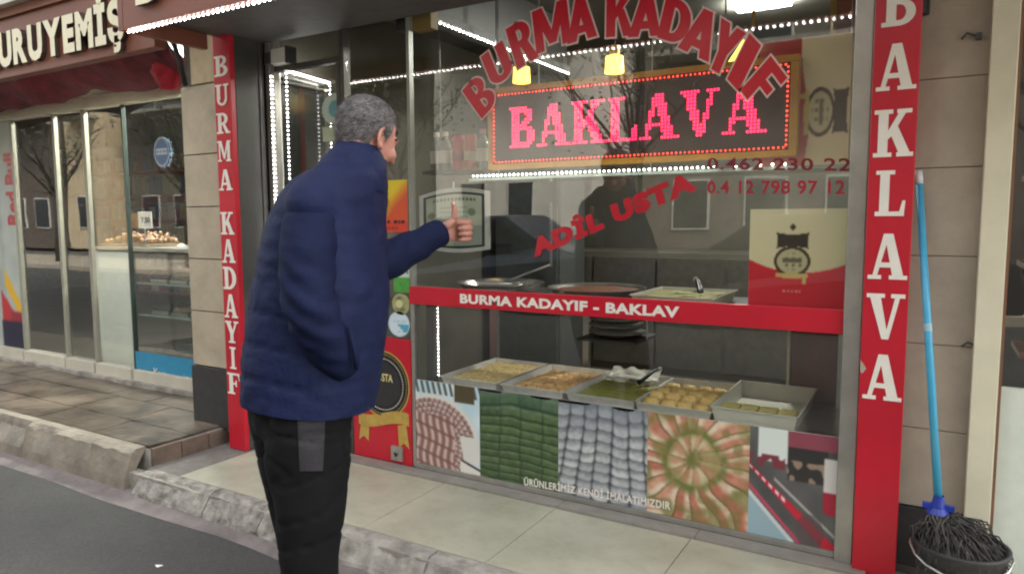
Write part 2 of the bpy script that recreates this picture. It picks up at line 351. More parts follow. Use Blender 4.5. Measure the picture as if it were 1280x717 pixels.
# raised old pavement in front of the neighbouring shop
rp = bx('raised_pavement', -14, -3.47, 2.15, 2.99, -.12, .085, M['kerb'], kind='structure')
rows = [2.152, 2.4, 2.7, 2.985]
for r in range(3):
    x = -3.472 - .13*r
    first = True
    while x > -12.5:
        L = rnd.uniform(.42, .75); x1 = -3.472 if first else x; first = False
        b = MB(); nx, ny = 8, 5
        vs = []
        for i in range(nx+1):
            for j in range(ny+1):
                px = x-L+.005+(x1-x+L-.01)*i/nx; py = rows[r]+.004+(rows[r+1]-rows[r]-.008)*j/ny
                vs.append((px, py, .1+noise.noise(Vector((px*5, py*7, 1)))*.008+noise.noise(Vector((px*22, py*22, 4)))*.003))
        n = (nx+1)*(ny+1)
        fs = [(i*(ny+1)+j, (i+1)*(ny+1)+j, (i+1)*(ny+1)+j+1, i*(ny+1)+j+1) for i in range(nx) for j in range(ny)]
        edge = [i*(ny+1) for i in range(nx+1)] + [nx*(ny+1)+j for j in range(1, ny+1)] + [i*(ny+1)+ny for i in range(nx-1, -1, -1)] + [j for j in range(ny-1, 0, -1)]
        vs += [(vs[e][0], vs[e][1], .07) for e in edge]
        fs += [(edge[k], edge[(k+1) % len(edge)], n+(k+1) % len(edge), n+k) for k in range(len(edge))]
        b.add(vs, fs); b.build('paving_slab', M['slab'], rp); x -= L
# broken step side: stone riser facing the lower pavement
for k in range(3):
    rough = MB().box(-3.478, -3.452, 2.16+.17*k, 2.16+.17*(k+1)-.006, -.01, .088-.004*k)
    rough.build('riser_stone', mat('brown riser stone', lin((104, 88, 76)), .8, var=.3, scale=9, bump=.4), rp, bevel=.005)

q = G(199, 707, -.119); o = empty('paper_scrap', q, 'tiny pale paper scrap lying on the asphalt at the bottom', 'litter')
MB().add([q+Vector((-.02, -.006, .004)), q+Vector((.004, -.012, .001)), q+Vector((.024, .004, .008)), q+Vector((0, .01, .002))], [(0, 1, 2, 3)]).build('paper', M['white'], o)
# ------------------------------------------------------------------ building body and rooms (setting)
bwall = mat('rendered wall', lin((170, 158, 140)), .8, var=.12, scale=2, bump=.1)
bx('upper_wall', -14, 6, 2.82, 3.1, 2.66, 12, bwall, kind='structure')
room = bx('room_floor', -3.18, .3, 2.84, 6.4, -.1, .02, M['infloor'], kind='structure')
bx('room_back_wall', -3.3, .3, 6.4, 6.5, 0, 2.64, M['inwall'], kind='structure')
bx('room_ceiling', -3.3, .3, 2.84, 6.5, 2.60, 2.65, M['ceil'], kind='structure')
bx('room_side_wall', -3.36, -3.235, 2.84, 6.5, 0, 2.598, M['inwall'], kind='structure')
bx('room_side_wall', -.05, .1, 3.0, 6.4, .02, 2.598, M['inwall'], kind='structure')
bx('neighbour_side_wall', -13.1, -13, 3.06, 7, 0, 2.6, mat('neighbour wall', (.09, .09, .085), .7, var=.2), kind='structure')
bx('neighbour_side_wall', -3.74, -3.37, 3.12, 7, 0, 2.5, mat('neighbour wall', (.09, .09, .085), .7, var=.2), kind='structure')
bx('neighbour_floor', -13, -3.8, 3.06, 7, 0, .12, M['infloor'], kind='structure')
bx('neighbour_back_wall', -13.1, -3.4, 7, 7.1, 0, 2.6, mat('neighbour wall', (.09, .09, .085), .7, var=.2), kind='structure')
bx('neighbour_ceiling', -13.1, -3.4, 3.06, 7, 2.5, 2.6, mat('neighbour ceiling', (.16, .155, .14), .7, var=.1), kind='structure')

# ------------------------------------------------------------------ stone pillar between the shops
pl = empty('stone_pillar', (-3.53, 2.8, .1), 'beige stone clad pillar with dark plinth left of the narrow red board', 'pillar')
bx('core', -3.69, -3.352, 2.615, 3.1, .06, 2.66, M['grout'], pl)
zs = [.432, .752, 1.053, 1.348, 1.64, 2.02]
for a, b in zip(zs, zs[1:]):
    bx('stone_slab', -3.702, -3.345, 2.597, 2.9, a+.003, b-.003, M['stone_warm'], pl, bevel=.003)
bx('plinth', -3.712, -3.343, 2.588, 2.9, .09, .43, M['stone_dark'], pl, bevel=.004)
bx('capital', -3.6, -3.36, 2.59, 2.9, 2.023, 2.30, mat('warm plaster', lin((186, 170, 138)), .7, var=.16, scale=9, bump=.15), pl, bevel=.006)
MB().box(-3.66, -3.36, 2.56, 2.9, 2.30, 2.335).box(-3.69, -3.36, 2.52, 2.9, 2.338, 2.4).build('cornice', mat('grey plaster moulding', lin((134, 124, 104)), .8, var=.2, scale=9, bump=.2), pl, bevel=.006)
MB().tube([(-3.63, 2.58, 2.02), (-3.635, 2.55, 2.15), (-3.65, 2.52, 2.28), (-3.6, 2.5, 2.45)], .014).tube([(-3.66, 2.58, 2.1), (-3.7, 2.56, 2.2), (-3.78, 2.5, 2.36)], .008).build('cable', M['black'], pl, smooth=True)

# ------------------------------------------------------------------ narrow red sign board with BURMA KADAYIF
lb = empty('sign_board', (-3.29, 2.57, 0), 'narrow red vertical board reading BURMA KADAYIF on the stone pillar', 'sign', 'vertical red lettered boards')
bx('panel', -3.352, -3.222, 2.552, 2.584, .0, 2.345, M['red'], lb, bevel=.003)
rows_l = [('B', 69, 95), ('U', 105, 132), ('R', 141, 167), ('M', 176, 202), ('A', 212, 238), ('K', 265, 293), ('A', 299, 328), ('D', 333, 361), ('A', 367, 396), ('Y', 400, 427), ('I', 432, 459), ('F', 464, 490)]
for ch, y0, y1 in rows_l:
    za, zb = P(281, y1, 2.552).z, P(281, y0, 2.552).z
    ww = .052 if ch == 'I' else .108
    slab_letter('letter', ch, -3.288-ww/2, -3.288+ww/2, za, zb, 2.549, M['white'], lb)
# dark shutter box between board and door frame
sh = empty('shutter_column', (-3.27, 2.7, 0), 'dark grey metal shutter column behind the narrow red board', 'shutter')
bx('casing', -3.34, -3.226, 2.588, 2.78, 0, 2.33, M['darkmetal'], sh, bevel=.004)
bx('guide_rib', -3.226, -3.220, 2.74, 2.77, .02, 2.32, M['darkmetal'], sh, bevel=.002)

# ------------------------------------------------------------------ big red sign board with BAKLAVA
rb = empty('sign_board', (-.125, 2.75, 0), 'wide red vertical board reading BAKLAVA beside the blue mop', 'sign', 'vertical red lettered boards')
bx('panel', -.196, -.058, 2.742, 2.778, 0.0, 2.75, M['red'], rb, bevel=.003)
for ch, y0, y1 in [('B', -26, 33), ('A', 55, 113), ('K', 137, 196), ('L', 213, 270), ('A', 292, 349), ('V', 367, 424), ('A', 443, 500)]:
    xc = 1119 - (y0+y1)/2*.029
    za, zb = P(xc, y1, 2.74).z, P(xc, y0, 2.74).z
    hw = {'L': 19, 'B': 21}.get(ch, 24.5)
    xa, xb = P(xc-hw, 200, 2.74).x, P(xc+hw, 200, 2.74).x
    c = -.126; h = (xb-xa)/2
    slab_letter('letter', ch, c-h, c+h, za, zb, 2.7395, M['white'], rb)
MB().quad((-.1955, 2.7408, .735), (-.19, 2.7408, .725), (-.176, 2.7408, .745), (-.1955, 2.7408, .775)).build('torn_patch', mat('bare board', lin((170, 160, 140)), .7), rb)

# ------------------------------------------------------------------ stone wall right of the board, with joints
sw = empty('stone_wall', (.03, 2.9, 0), 'grey beige stone wall strip between red board and pale post', 'wall')
bx('core', -.07, .16, 2.862, 3.0, 0, 2.8, M['grout'], sw)
zj = [.243, .528, .83, 1.138, 1.438, 1.736, 2.04, 2.34, 2.7]
for a, b in zip(zj, zj[1:]): bx('stone_slab', -.072, .148, 2.85, 2.95, a+.0012, b-.0012, M['stone'], sw, bevel=.0025)
bx('plinth', -.072, .148, 2.842, 2.95, 0, .24, M['stone_dark'], sw, bevel=.003)
for (px, py) in ((1222, 46), (1222, 432)):
    q = P(px, py, 2.845); MB().box(q.x-.006, q.x+.012, 2.83, 2.852, q.z-.01, q.z+.01).tube([(q.x, 2.838, q.z), (q.x-.03, 2.83, q.z+.012), (q.x-.045, 2.84, q.z-.004)], .004).build('wall_hook', M['darkmetal'], sw)
q = P(1153, 8, 2.84); MB().lathe((q.x, 2.835, q.z-.03), [(.0, 0), (.022, 0), (.022, .06), (0, .06)], 12).build('alarm_knob', M['black'], sw)
# pale post of the next shop
pp = empty('shop_post', (.17, 2.84, 0), 'pale metal post at the right edge beside stone wall', 'post')
MB().box(.137, .212, 2.80, 2.9, 0, 2.8).build('post_profile', M['alu_pale'], pp, bevel=.004)
MB().box(.2125, .222, 2.82, 2.9, 0, 2.8).build('edge_trim', mat('brown rubber trim', lin((120, 84, 60)), .6), pp)
nx_ = empty('neighbour_window', (.7, 2.86, 0), 'shop window with white lower panel right of the pale post', 'window')
bx('glass_pane', .224, 1.6, 2.872, 2.88, .70, 2.7, GL, nx_)
bx('lower_panel', .224, 1.6, 2.865, 2.885, 0, .70, mat('white lacquer panel', lin((214, 222, 208)), .35, var=.05), nx_)
bx('frame', 1.6, 1.68, 2.83, 2.9, 0, 2.7, M['alu'], nx_)
bx('neighbour_room_back', .22, 2.4, 3.9, 4.0, 0, 2.7, mat('dim wall', (.05, .045, .04), .7, var=.5, scale=3), kind='structure')
st = empty('shop_shelf', (.6, 3.3, .3), 'dark stocked shelf behind the window at the right edge', 'shelf')
for k in range(5):
    bx('shelf_board', .3, 1.5, 3.2, 3.5, .75+.33*k, .77+.33*k, M['wood'], st)
    for j in range(6): bx('packet', .33+.19*j, .48+.19*j, 3.22, 3.36, .772+.33*k, .772+.33*k+rnd.uniform(.14, .26), mat('packet %d' % (j % 3), [(.1, .03, .03), (.12, .09, .05), (.03, .05, .06)][j % 3], .4), st)

# ------------------------------------------------------------------ canopy over the shop, with its row of light beads
cn = empty('shop_canopy', (-1.3, 2.4, 2.2), 'brown shop canopy edged with a row of white light beads', 'canopy')
bx('fascia', -3.32, 3.0, 2.045, 2.085, 2.165, 3.0, M['brown'], cn, bevel=.004)
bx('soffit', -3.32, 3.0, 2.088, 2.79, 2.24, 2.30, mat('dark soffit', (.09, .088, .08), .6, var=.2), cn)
bx('end_cheek', -3.36, -3.323, 2.045, 2.5, 2.165, 3.0, M['brown'], cn)
bx('roof_deck', -3.32, 3.0, 2.09, 2.81, 2.96, 3.0, M['pale'], cn)
bead_row(MB(), [(-3.32, 2.06, 2.156), (3.0, 2.06, 2.156)], .032, .0062).build('light_beads', M['led'], cn, kind='stuff')
text_on('letter', 'B', P(175, 9, 2.04), P(206, 1, 2.04), P(172, -70, 2.04), M['cream'], cn, bold=.03, depth=.02, side=M['darkmetal'], nudge=.002)

# ------------------------------------------------------------------ neighbour: fascia sign, awning cloth, glazed shop front
sg = empty('shop_sign', (-5, 2.45, 2.3), 'brown fascia sign with raised cream letters KURUYEMİŞ above the left shop', 'sign')
bx('fascia', -9.5, -3.70, 2.45, 2.52, 2.215, 2.585, M['brown'], sg, bevel=.004)
bx('top_trim', -9.5, -3.70, 2.43, 2.56, 2.587, 2.64, mat('terracotta trim', lin((132, 82, 62)), .5), sg)
bx('pale_cap', -9.5, -4.6, 2.38, 2.5, 2.642, 2.70, M['pale'], sg)
word = 'KURUYEMİŞ'; gap = .1
geos = [text_geo(c, .055) for c in word]; H0 = text_geo('E', .055)[0]; hb, ht = H0[:, 1].min(), H0[:, 1].max(); hh = ht-hb
wids = [g[0][:, 0].max()-g[0][:, 0].min() for g in geos]
xr = P(157, 40, 2.43).x; xl = P(0, 60, 2.43).x         # U R U Y E M I S span from the frame edge
tot = sum(wids[1:]) + gap*hh*7; sc_ = (xr-xl)/tot*1.0
zb = P(100, 68, 2.43).z; zt = P(100, 22, 2.43).z
zb, zt = 2.272, 2.492
x = xl - (wids[0]+gap*hh)*sc_
for c, wd in zip(word, wids):
    text_on('letter', c, (x, 2.449, zb), (x+wd*sc_, 2.449, zb), (x, 2.449, zt), M['cream'], sg, bold=.055, depth=.03, side=mat('letter return', lin((70, 56, 44)), .5), caps=(hb, ht))
    x += (wd+gap*hh)*sc_
# red cloth awning rolled below the sign
aw = empty('rolled_awning', (-5, 2.7, 2.15), 'dark red rolled awning cloth hanging below the fascia sign', 'awning')
cl = mat('dark red awning cloth', lin((88, 20, 30)), .7, var=.45, scale=9, bump=.3, bscale=14, col2=lin((128, 44, 54)))
b = MB(); n = 70; pr = [(2.56, 2.26), (2.62, 2.19), (2.7, 2.13), (2.8, 2.12), (2.88, 2.16), (2.93, 2.24)]
vs = []
for i in range(n+1):
    xx = -9.4+(5.62*i/n)
    for (yy, zz) in pr:
        d = noise.noise_vector(Vector((xx*2.6, yy*4, zz*4)))*.07 + noise.noise_vector(Vector((xx*9, yy*9, zz*5)))*.035
        vs.append((xx, yy+d.y*.6, zz+d.z*.8))
k = len(pr); b.add(vs, [(i*k+j, (i+1)*k+j, (i+1)*k+j+1, i*k+j+1) for i in range(n) for j in range(k-1)])
b.build('cloth', cl, aw, smooth=True)
MB().tube([(-9.4, 2.93, 2.27), (-3.78, 2.93, 2.27)], .03).build('roller', M['steel'], aw, smooth=True)
b = MB(); b.ball((-3.98, 2.72, 2.18), .1, sx=1.1, sy=.9, n=14, k=9)
b.v = [tuple(Vector(v)+noise.noise_vector(Vector(v)*16)*.045) for v in b.v]; b.build('bunched_end', mat('bright red cloth', lin((172, 26, 48)), .6, var=.3, scale=14, bump=.3), aw, smooth=True)

sf = empty('glazed_shopfront', (-5.4, 3.0, .1), 'aluminium glazed shopfront with sliding doors under the fascia sign', 'shopfront')
bx('header', -9.5, -3.70, 2.985, 3.06, 2.165, 2.26, mat('cream header', lin((150, 140, 122)), .5, var=.1), sf)
bx('top_rail', -9.5, -3.70, 2.96, 3.04, 2.085, 2.162, M['alu_pale'], sf, bevel=.003)
for (a, b_) in ((-9.4, -6.48), (-6.46, -5.84), (-5.82, -5.43), (-5.41, -4.95), (-4.93, -3.72)):
    bx('sill', a+.004, b_-.004, 2.965, 3.05, .105, .205, mat('white sill', lin((196, 190, 172)), .5, var=.1, scale=6), sf, bevel=.004)
bx('plinth_strip', -9.5, -3.72, 2.93, 2.99, .09, .125, M['kerb'], sf)
for x_, wd in ((-9.45, .05), (-6.47, .042), (-5.83, .03), (-5.42, .04)):
    bx('mullion', x_-wd/2, x_+wd/2, 2.985, 3.015, .205, 2.085, mat('grey green aluminium', lin((150, 148, 132)), .4, .1, var=.12, scale=6), sf, bevel=.003)
bx('mullion', -4.947, -4.933, 2.99, 3.02, .205, 2.085, mat('green glass edge', (.05, .07, .06), .3), sf)
bx('mullion', -3.74, -3.71, 2.98, 3.03, .205, 2.085, M['alu'], sf)
glass_spans = [(-9.42, -6.495), (-6.445, -5.847), (-5.813, -5.442), (-5.398, -4.948), (-4.932, -3.741)]
for a, b_ in glass_spans: bx('glass_pane', a, b_, 3.005, 3.011, .206, 2.084, GL, sf)
bx('kick_panel', -4.93, -3.745, 2.993, 2.998, .21, .335, mat('turquoise film', lin((44, 138, 176)), .4, var=.1), sf)
text_on('kick_lettering', 'Kuruyemişçi', P(192, 472, 2.99), P(243, 484, 2.99), P(192, 459, 2.99), M['white'], sf, bold=.0)
# drink banner in the far left pane
def f_banner(U, V):
    C = mixc((176, 182, 172), (150, 160, 152), vnoise(U, V*3, 6, 2)); C = mixc(C, (196, 200, 190), (U > .5)*.4)
    lo = V < .27
    yb = lo & (U-.2 > .0) & (V > .30-(U-.1)*.30) ; 
    C = put(C, (V < .12+.0*U) & (U > .25), (40, 38, 58)); C = put(C, (V < .30-.22*U+.02) & (V > .12) & (U > .3), (186, 52, 56))
    t = (V < .36-.28*(U-.4)) & (V > .30-.28*(U-.4)) & (U > .45); t |= (np.abs(V-(.36-.32*(U-.35))) < .035) & (U > .45)
    C = put(C, t, (226, 176, 46)); C = put(C, (V < .16) & (V > .12) & (U > .6), (150, 46, 60))
    return C
sheet('drink_banner', (-6.98, 2.998, .21), (-6.50, 2.998, .21), (-6.50, 2.998, 2.08), (-6.98, 2.998, 2.08), 30, 110, f_banner, sf, VCM)
p0 = P(24.5, 281, 2.994); p1 = P(23, 190, 2.994); p1.x = p0.x
text_on('banner_lettering', 'Red Bull', p0, p1+Vector((.0, 0, .0)), p0+Vector((-.19, 0, 0)), mat('banner red', lin((176, 34, 40)), .4), sf, bold=.045)
# round blue sticker, price plates inside
def disc_mask(U, V): return (U-.5)**2+(V-.5)**2 < .25
q = P(202, 190, 2.995)
def f_round(U, V):
    C = solid(U, (86, 120, 160)); r = np.hypot(U-.5, V-.5); C = put(C, r > .43, (170, 190, 205)); C = put(C, (np.abs(V-.52) < .1) & (np.abs(U-.5) < .34), (205, 214, 222))
    return put(C, (np.abs(V-.52) < .05) & (np.sin(U*60) > .2) & (np.abs(U-.5) < .3), (60, 90, 140))
sheet('round_sticker', q+Vector((-.085, 0, -.1)), q+Vector((.085, 0, -.1)), q+Vector((.085, 0, .1)), q+Vector((-.085, 0, .1)), 34, 34, f_round, sf, VC, mask=disc_mask)
# counter inside the neighbour shop
nc = empty('display_counter', (-5, 3.3, .12), 'white ended glass display counter of sweets inside the left shop', 'counter')
bx('end_panel', -5.63, -5.17, 3.13, 3.16, .14, 1.04, mat('pale green white laminate', lin((230, 234, 220)), .4, var=.04), nc, bevel=.003)
bx('back_panel', -5.15, -3.9, 3.62, 3.65, .14, 1.0, mat('grey laminate', lin((150, 146, 136)), .5, var=.1), nc)
bx('top_frame', -5.66, -3.9, 3.12, 3.66, 1.045, 1.075, M['steel'], nc, bevel=.003)
bx('base', -5.15, -3.9, 3.15, 3.62, .125, .33, mat('grey counter base', lin((140, 136, 126)), .5, var=.12), nc)
for z in (.56, .80): bx('glass_shelf', -5.15, -3.9, 3.17, 3.6, z, z+.012, mat('shelf glass edge', lin((150, 168, 156)), .15, var=0), nc)
bx('front_glass', -5.16, -3.9, 3.155, 3.16, .33, 1.04, GL, nc)
for z, cl_ in ((.575, (60, 52, 40)), (.815, (78, 34, 34))):
    for k in range(5):
        x0 = -5.06+.23*k
        b = MB().box(x0, x0+.2, 3.22, 3.5, z-.001, z+.02)
        b.build('sweet_tray', M['steel'], nc)
        b = MB()
        for j in range(24): b.ball((x0+.02+.032*(j % 6), 3.25+.065*(j//6), z+.035), .024, n=6, k=4)
        b.build('sweet_heap', mat('sweets %d%d' % (k % 3, cl_[0]), lin([cl_, (130, 110, 84), (52, 40, 32)][k % 3]), .5, var=.3, scale=40), nc, kind='stuff')
nb = empty('nut_tub', (-5.3, 3.35, 1.08), 'clear tub heaped with golden nuts on counter inside left shop', 'tub')
MB().box(-5.62, -5.05, 3.18, 3.5, 1.078, 1.10).build('tub', mat('clear plastic tub', lin((126, 112, 88)), .2, var=.1), nb)
b = MB()
for k in range(160): 
    a, c = rnd.uniform(-5.6, -5.07), rnd.uniform(3.2, 3.48); b.ball((a, c, 1.105+.07*math.exp(-((a+5.3)/.2)**2)*rnd.uniform(.3, 1)), .02, n=5, k=3)
b.build('nuts', mat('golden nuts', lin((118, 84, 46)), .5, var=.4, scale=40), nb, kind='stuff')
for i, (px, py, wpx, c) in enumerate([(204, 345, 40, (92, 44, 34)), (215, 322, 40, (120, 88, 70)), (198, 310, 26, (168, 158, 150))]):
    q = P(px, py, 3.35); o = empty('sweet_bag', q, ['dark red bag of sweets on the counter top in the left shop', 'tan bag of nuts on the counter top in the left shop', 'pale crinkled bag on the counter top in the left shop'][i], 'bag', 'bags on the neighbour counter')
    b = MB(); b.ball((q.x, 3.35+.06*i, q.z-.01), .1, sx=1.5, sy=.8, sz=.5, n=12, k=8); b.v = [tuple(Vector(v)+noise.noise_vector(Vector(v)*14)*.02) for v in b.v]; b.build('bag', mat('bag %d' % i, lin(c), .3, var=.3, scale=25), o, smooth=True)
q = P(180, 275, 3.1); o = empty('price_card', q, 'white price card with brown round emblem above the counter', 'card')
MB().box(q.x-.07, q.x+.09, 3.1, 3.106, q.z-.06, q.z+.06).build('card', M['white'], o, bevel=.002)
text_on('card_text', '7.50', (q.x-.03, 3.098, q.z-.02), (q.x+.07, 3.098, q.z-.02), (q.x-.03, 3.098, q.z+.02), M['black'], o, bold=.02)
MB().box(q.x-.2, q.x-.075, 3.1, 3.105, q.z-.06, q.z+.05).build('emblem_plate', mat('brown plate', lin((150, 108, 58)), .4), o)
MB().lathe((q.x-.14, 3.098, q.z-.005), [(0, 0), (.035, 0)], 16).build('emblem_disc', mat('tan disc', lin((196, 160, 110)), .4), o)
MB().tube([(q.x, 3.103, q.z-.06), (q.x, 3.103, 1.08)], .006).build('stem', M['steel'], o)
# shelving at the back of the neighbour shop
for k, (xa, xb) in enumerate(((-11.6, -9.2), (-8.9, -6.6), (-6.3, -4.0))):
    o = empty('stock_shelf', ((xa+xb)/2, 6.6, .12), ['tall stocked shelf at the left end of the neighbour shop', 'tall stocked shelf seen through the sliding doors', 'tall stocked shelf behind the sweets counter'][k], 'shelf', 'shelves inside the left shop')
    bx('carcass', xa, xb, 6.75, 6.8, .12, 2.1, M['wood'], o)
    for j in range(6):
        bx('board', xa, xb, 6.45, 6.75, .2+.36*j, .22+.36*j, M['wood'], o)
        b = MB(); x = xa+.03
        while x < xb-.14:
            ww = rnd.uniform(.08, .2); b.box(x, x+ww*.9, 6.48, 6.7, .221+.36*j, .221+.36*j+rnd.uniform(.12, .3), rnd.randrange(4)); x += ww
        b.build('goods', [mat('goods %d' % q, c, .4, var=.2) for q, c in enumerate([(.12, .03, .03), (.14, .12, .06), (.04, .06, .09), (.2, .19, .17)])], o, kind='stuff')
o = empty('ceiling_lamp', (-4.85, 3.53, 2.45), 'lit tube lamp on the ceiling inside the left shop', 'lamp')
bx('tube_lamp', -5.6, -4.1, 3.5, 3.56, 2.44, 2.47, mat('neighbour tube', (1, 1, .94), emit=75, var=0), o)

# ================================================================== MAIN SHOP WINDOW
sw_ = empty('shop_window', (-1.24, 2.8, 0), 'large baklava shop window with red arched lettering and food photographs below', 'window')
bx('glass_pane', -2.226, -.262, 2.806, 2.812, .478, 2.6, GL, sw_)
bx('frame_post', -.258, -.200, 2.768, 2.84, .012, 2.66, M['alu'], sw_, bevel=.003)
bx('corner_strip', -2.24, -2.222, 2.798, 2.83, .94, 2.6, mat('green grey glass edge', (.26, .27, .23), .35, .2), sw_)
bx('frame_post', -2.243, -2.222, 2.80, 2.84, .012, .855, M['alu'], sw_, bevel=.002)
bx('bottom_rail', -2.22, -.26, 2.79, 2.84, .0125, .036, M['alu'], sw_, bevel=.002)
bx('backing_board', -2.22, -.26, 2.803, 2.83, .037, .462, M['pale'], sw_)
# food photographs
def f_rolls(U, V):
    cx, cy = .28, .28; x = (U-cx); y = (V-cy)*1.25; r = np.hypot(x, y); a = np.arctan2(y, x)
    C = mixc((176, 206, 214), (216, 226, 226), vnoise(U, V, 5, 4)); C = put(C, (V > .86) & (np.sin(U*70+V*20) > .1), (88, 92, 86)); C = put(C, (V > .8) & (U > .62) & (U < .92), (84, 74, 52))
    tray = r < .72; C = put(C, tray, (214, 212, 204))
    inn = (r < .66) & ~((V < .42) & (U > .78-.2*(V-.0)))
    band = np.floor(r/.075); rr = r/.075-band; seg = np.sin(a*(16+band*4.2)+band*1.7)
    base = mixc((150, 118, 112), (192, 164, 152), vnoise(U, V, 18, 5)); base = mixc(base, (220, 208, 196), (rr > .68)*.75); base = mixc(base, (92, 62, 60), np.clip((seg-.72)*4, 0, 1)); base = mixc(base, (72, 50, 50), (rr < .1)*.7)
    C = np.where(inn[..., None], base, C)
    low = (V < .62) & (U < .62); s2 = np.sin(U*56+np.sin(V*14)*1.2); b2 = mixc((138, 98, 92), (204, 184, 172), np.clip(s2*.6+.4, 0, 1)); b2 = mixc(b2, (120, 78, 74), (np.sin(V*40+U*9) > .75)*.7)
    C = np.where((low & inn)[..., None], b2, C)
    C = put(C, (V < .14-.3*(U-.75)) & (U > .72), (48, 48, 46)); C = put(C, (V < .1-.3*(U-.8)) & (U > .7), (222, 218, 208)); return C
def warp(U, V, a, f, sd): return U+a*(vnoise(U, V, f, sd)-.5), V+a*(vnoise(U, V, f, sd+1)-.5)
def cellrand(i, j, sd): return np.modf(np.abs(np.sin(i*12.9898+j*78.233+sd*3.7)*43758.5453))[0]
def f_green(U, V):
    u, v = warp(U, V, .035, 5, 30); t = (1-v)**1.4*10.2+.25*np.sin(u*3); k = np.floor(t); f = t-k; gg = u*3.7+.2*(v-.5)*(u-.5)+.1*cellrand(k, 0, 1); g = gg % 1
    C = mixc((52, 74, 44), (96, 116, 74), .5*cellrand(k, np.floor(gg), 2)+.5*vnoise(U, V, 26, 6)); C = mixc(C, (134, 148, 118), np.exp(-((f-.2)/.12)**2)*(.2+.5*vnoise(U, V, 16, 9))); C = mixc(C, (24, 42, 26), np.clip((f-.74)*4, 0, .9)); C = mixc(C, (32, 52, 34), np.exp(-((g-.03)/.04)**2)*.7)
    return mixc(C, (96, 126, 128), np.clip((V-.7)*1.2, 0, .3))
def f_grey(U, V):
    u, v = warp(U, V, .05, 4, 40); t = (1-v)**1.25*8.8; s_ = u*6.3+(u-.5)*(1-v)*-1.6+.4*(1-v); q = np.floor(s_); t = t+.35*cellrand(q, 0, 5); k = np.floor(t); f = t-k-.5; g = s_-q-.5
    d = np.hypot(f*1.5, g*1.75); n = vnoise(U, V, 34, 7); lum = .55*cellrand(k, q, 3)
    C = mixc((204, 205, 202), (150, 154, 156), np.clip(lum+n*.4-.1, 0, 1)); C = mixc(C, (108, 112, 116), np.clip(-f*1.5+n*.3, 0, .8)); C = mixc(C, (48, 52, 56), np.clip((d-.84)*3.2, 0, .9)); C = mixc(C, (54, 58, 62), np.exp(-((np.abs(g)-.5)/.06)**2)*.75)
    return mixc(C, (98, 108, 118), np.clip((V-.6)*1.1, 0, .4))
def f_fan(U, V):
    x = (U-.46)+.09*(vnoise(U, V, 4, 61)-.5); y = (V-.60)*1.06+.09*(vnoise(U, V, 4, 62)-.5); r = np.hypot(x, y); a = np.arctan2(y, x)+.35*(vnoise(U, V, 3, 63)-.5); outer = r > .27; N = np.where(outer, 19, 10)
    sa = a/(2*PI)*N+np.where(outer, .3, 0)+r*.9; si = np.floor(sa); s = sa-si; cr = cellrand(si, outer*1., 8); n = vnoise(U, V, 24, 8)
    C = mixc((178, 104, 82), (216, 168, 138), np.clip(cr*.7+n*.5-.1, 0, 1)); C = mixc(C, (224, 212, 186), np.clip((s-.48)*4, 0, 1)*(.6+.4*n)); C = mixc(C, (84, 70, 42), np.exp(-((s-.02)/.06)**2)*.9)
    gr = np.exp(-((r-.28)/.055)**2)*.8+np.exp(-(r/.08)**2)*1.1+np.exp(-((r-.52-.12*cr)/.06)**2)*.5; C = mixc(C, (104, 116, 58), np.clip(gr*(.5+.9*vnoise(U, V, 22, 9)), 0, .95)); C = mixc(C, (118, 116, 62), np.clip((vnoise(U, V, 9, 71)-.55)*3, 0, .6))
    return mixc(C, (186, 172, 124), ((r > .1) & (r < .25))*.35)
def f_shop(U, V):
    C = mixc((74, 74, 74), (112, 112, 108), vnoise(U, V, 5, 10)); C = put(C, (V > .7) & (U < .45) & (U > .1), (214, 222, 214)); C = put(C, (V > .64) & (V < .76) & (U < .42) & (vnoise(U, V, 16, 11) > .45), (122, 58, 66))
    C = put(C, (V > .56) & (U > .45) & (U < .9), (54, 52, 50)); C = put(C, (V > .86) & (U > .45), (140, 72, 84)); C = put(C, (V > .56) & (V < .74) & (U > .44) & (vnoise(U, V, 14, 12) > .66), (150, 130, 110))
    l = .66-.62*U; C = put(C, (V < l) & (V > l-.03-.11*U), (196, 36, 56)); C = put(C, (V < l-.01) & (V > l-.03-.05*U) & (U < .45) & (np.sin(U*80) > -.3), (226, 214, 210))
    C = put(C, (V > l+.06) & (V < l+.09) & (U > .3), (176, 172, 164)); m = .42-.75*U; C = put(C, V < m, (150, 176, 184)); C = put(C, (V < m) & (V > m-.05), (206, 212, 210)); C = put(C, (V < m+.06) & (V > m+.02), (196, 70, 96))
    C = put(C, (U > .86) & (V > .42) & (V < .8), (206, 204, 198)); C = put(C, (U > .86) & (V > .3) & (V < .5) & (V > 1.2-U), (168, 36, 58)); r = np.hypot((U-.72)*1.0, (V-.12)*1.0); C = mixc(C, (92, 74, 76), ((r < .16))*.6); return C
bounds = [P(515, 540).x, P(600, 560).x, P(698, 575).x, P(809, 590).x, P(936, 605).x, -.262]
bounds[0] = -2.219
for i, (fn, nm) in enumerate([(f_rolls, 'food photograph of pinkish pastry slices on a round tray'), (f_green, 'food photograph of green pistachio bars in rows'), (f_grey, 'food photograph of pale grey sugared lumps in rows'), (f_fan, 'food photograph of orange pastry wedges fanned round a green centre'), (f_shop, 'photograph of a red shop counter seen at an angle')]):
    a, b_ = bounds[i], bounds[i+1]
    o = sheet('food_photograph', (a, 2.7995, .037), (b_, 2.7995, .037), (b_, 2.7995, .468), (a, 2.7995, .468), 150, 170, fn, sw_, blur=3)
    o['label'] = nm
za = .085
text_on('caption', 'ÜRÜNLERİMİZ KENDİ İMALATIMIZDIR', P(655, 606, 2.798), P(838, 637, 2.798), P(655, 594, 2.798), M['white'], sw_, bold=.03, tight=1.1)
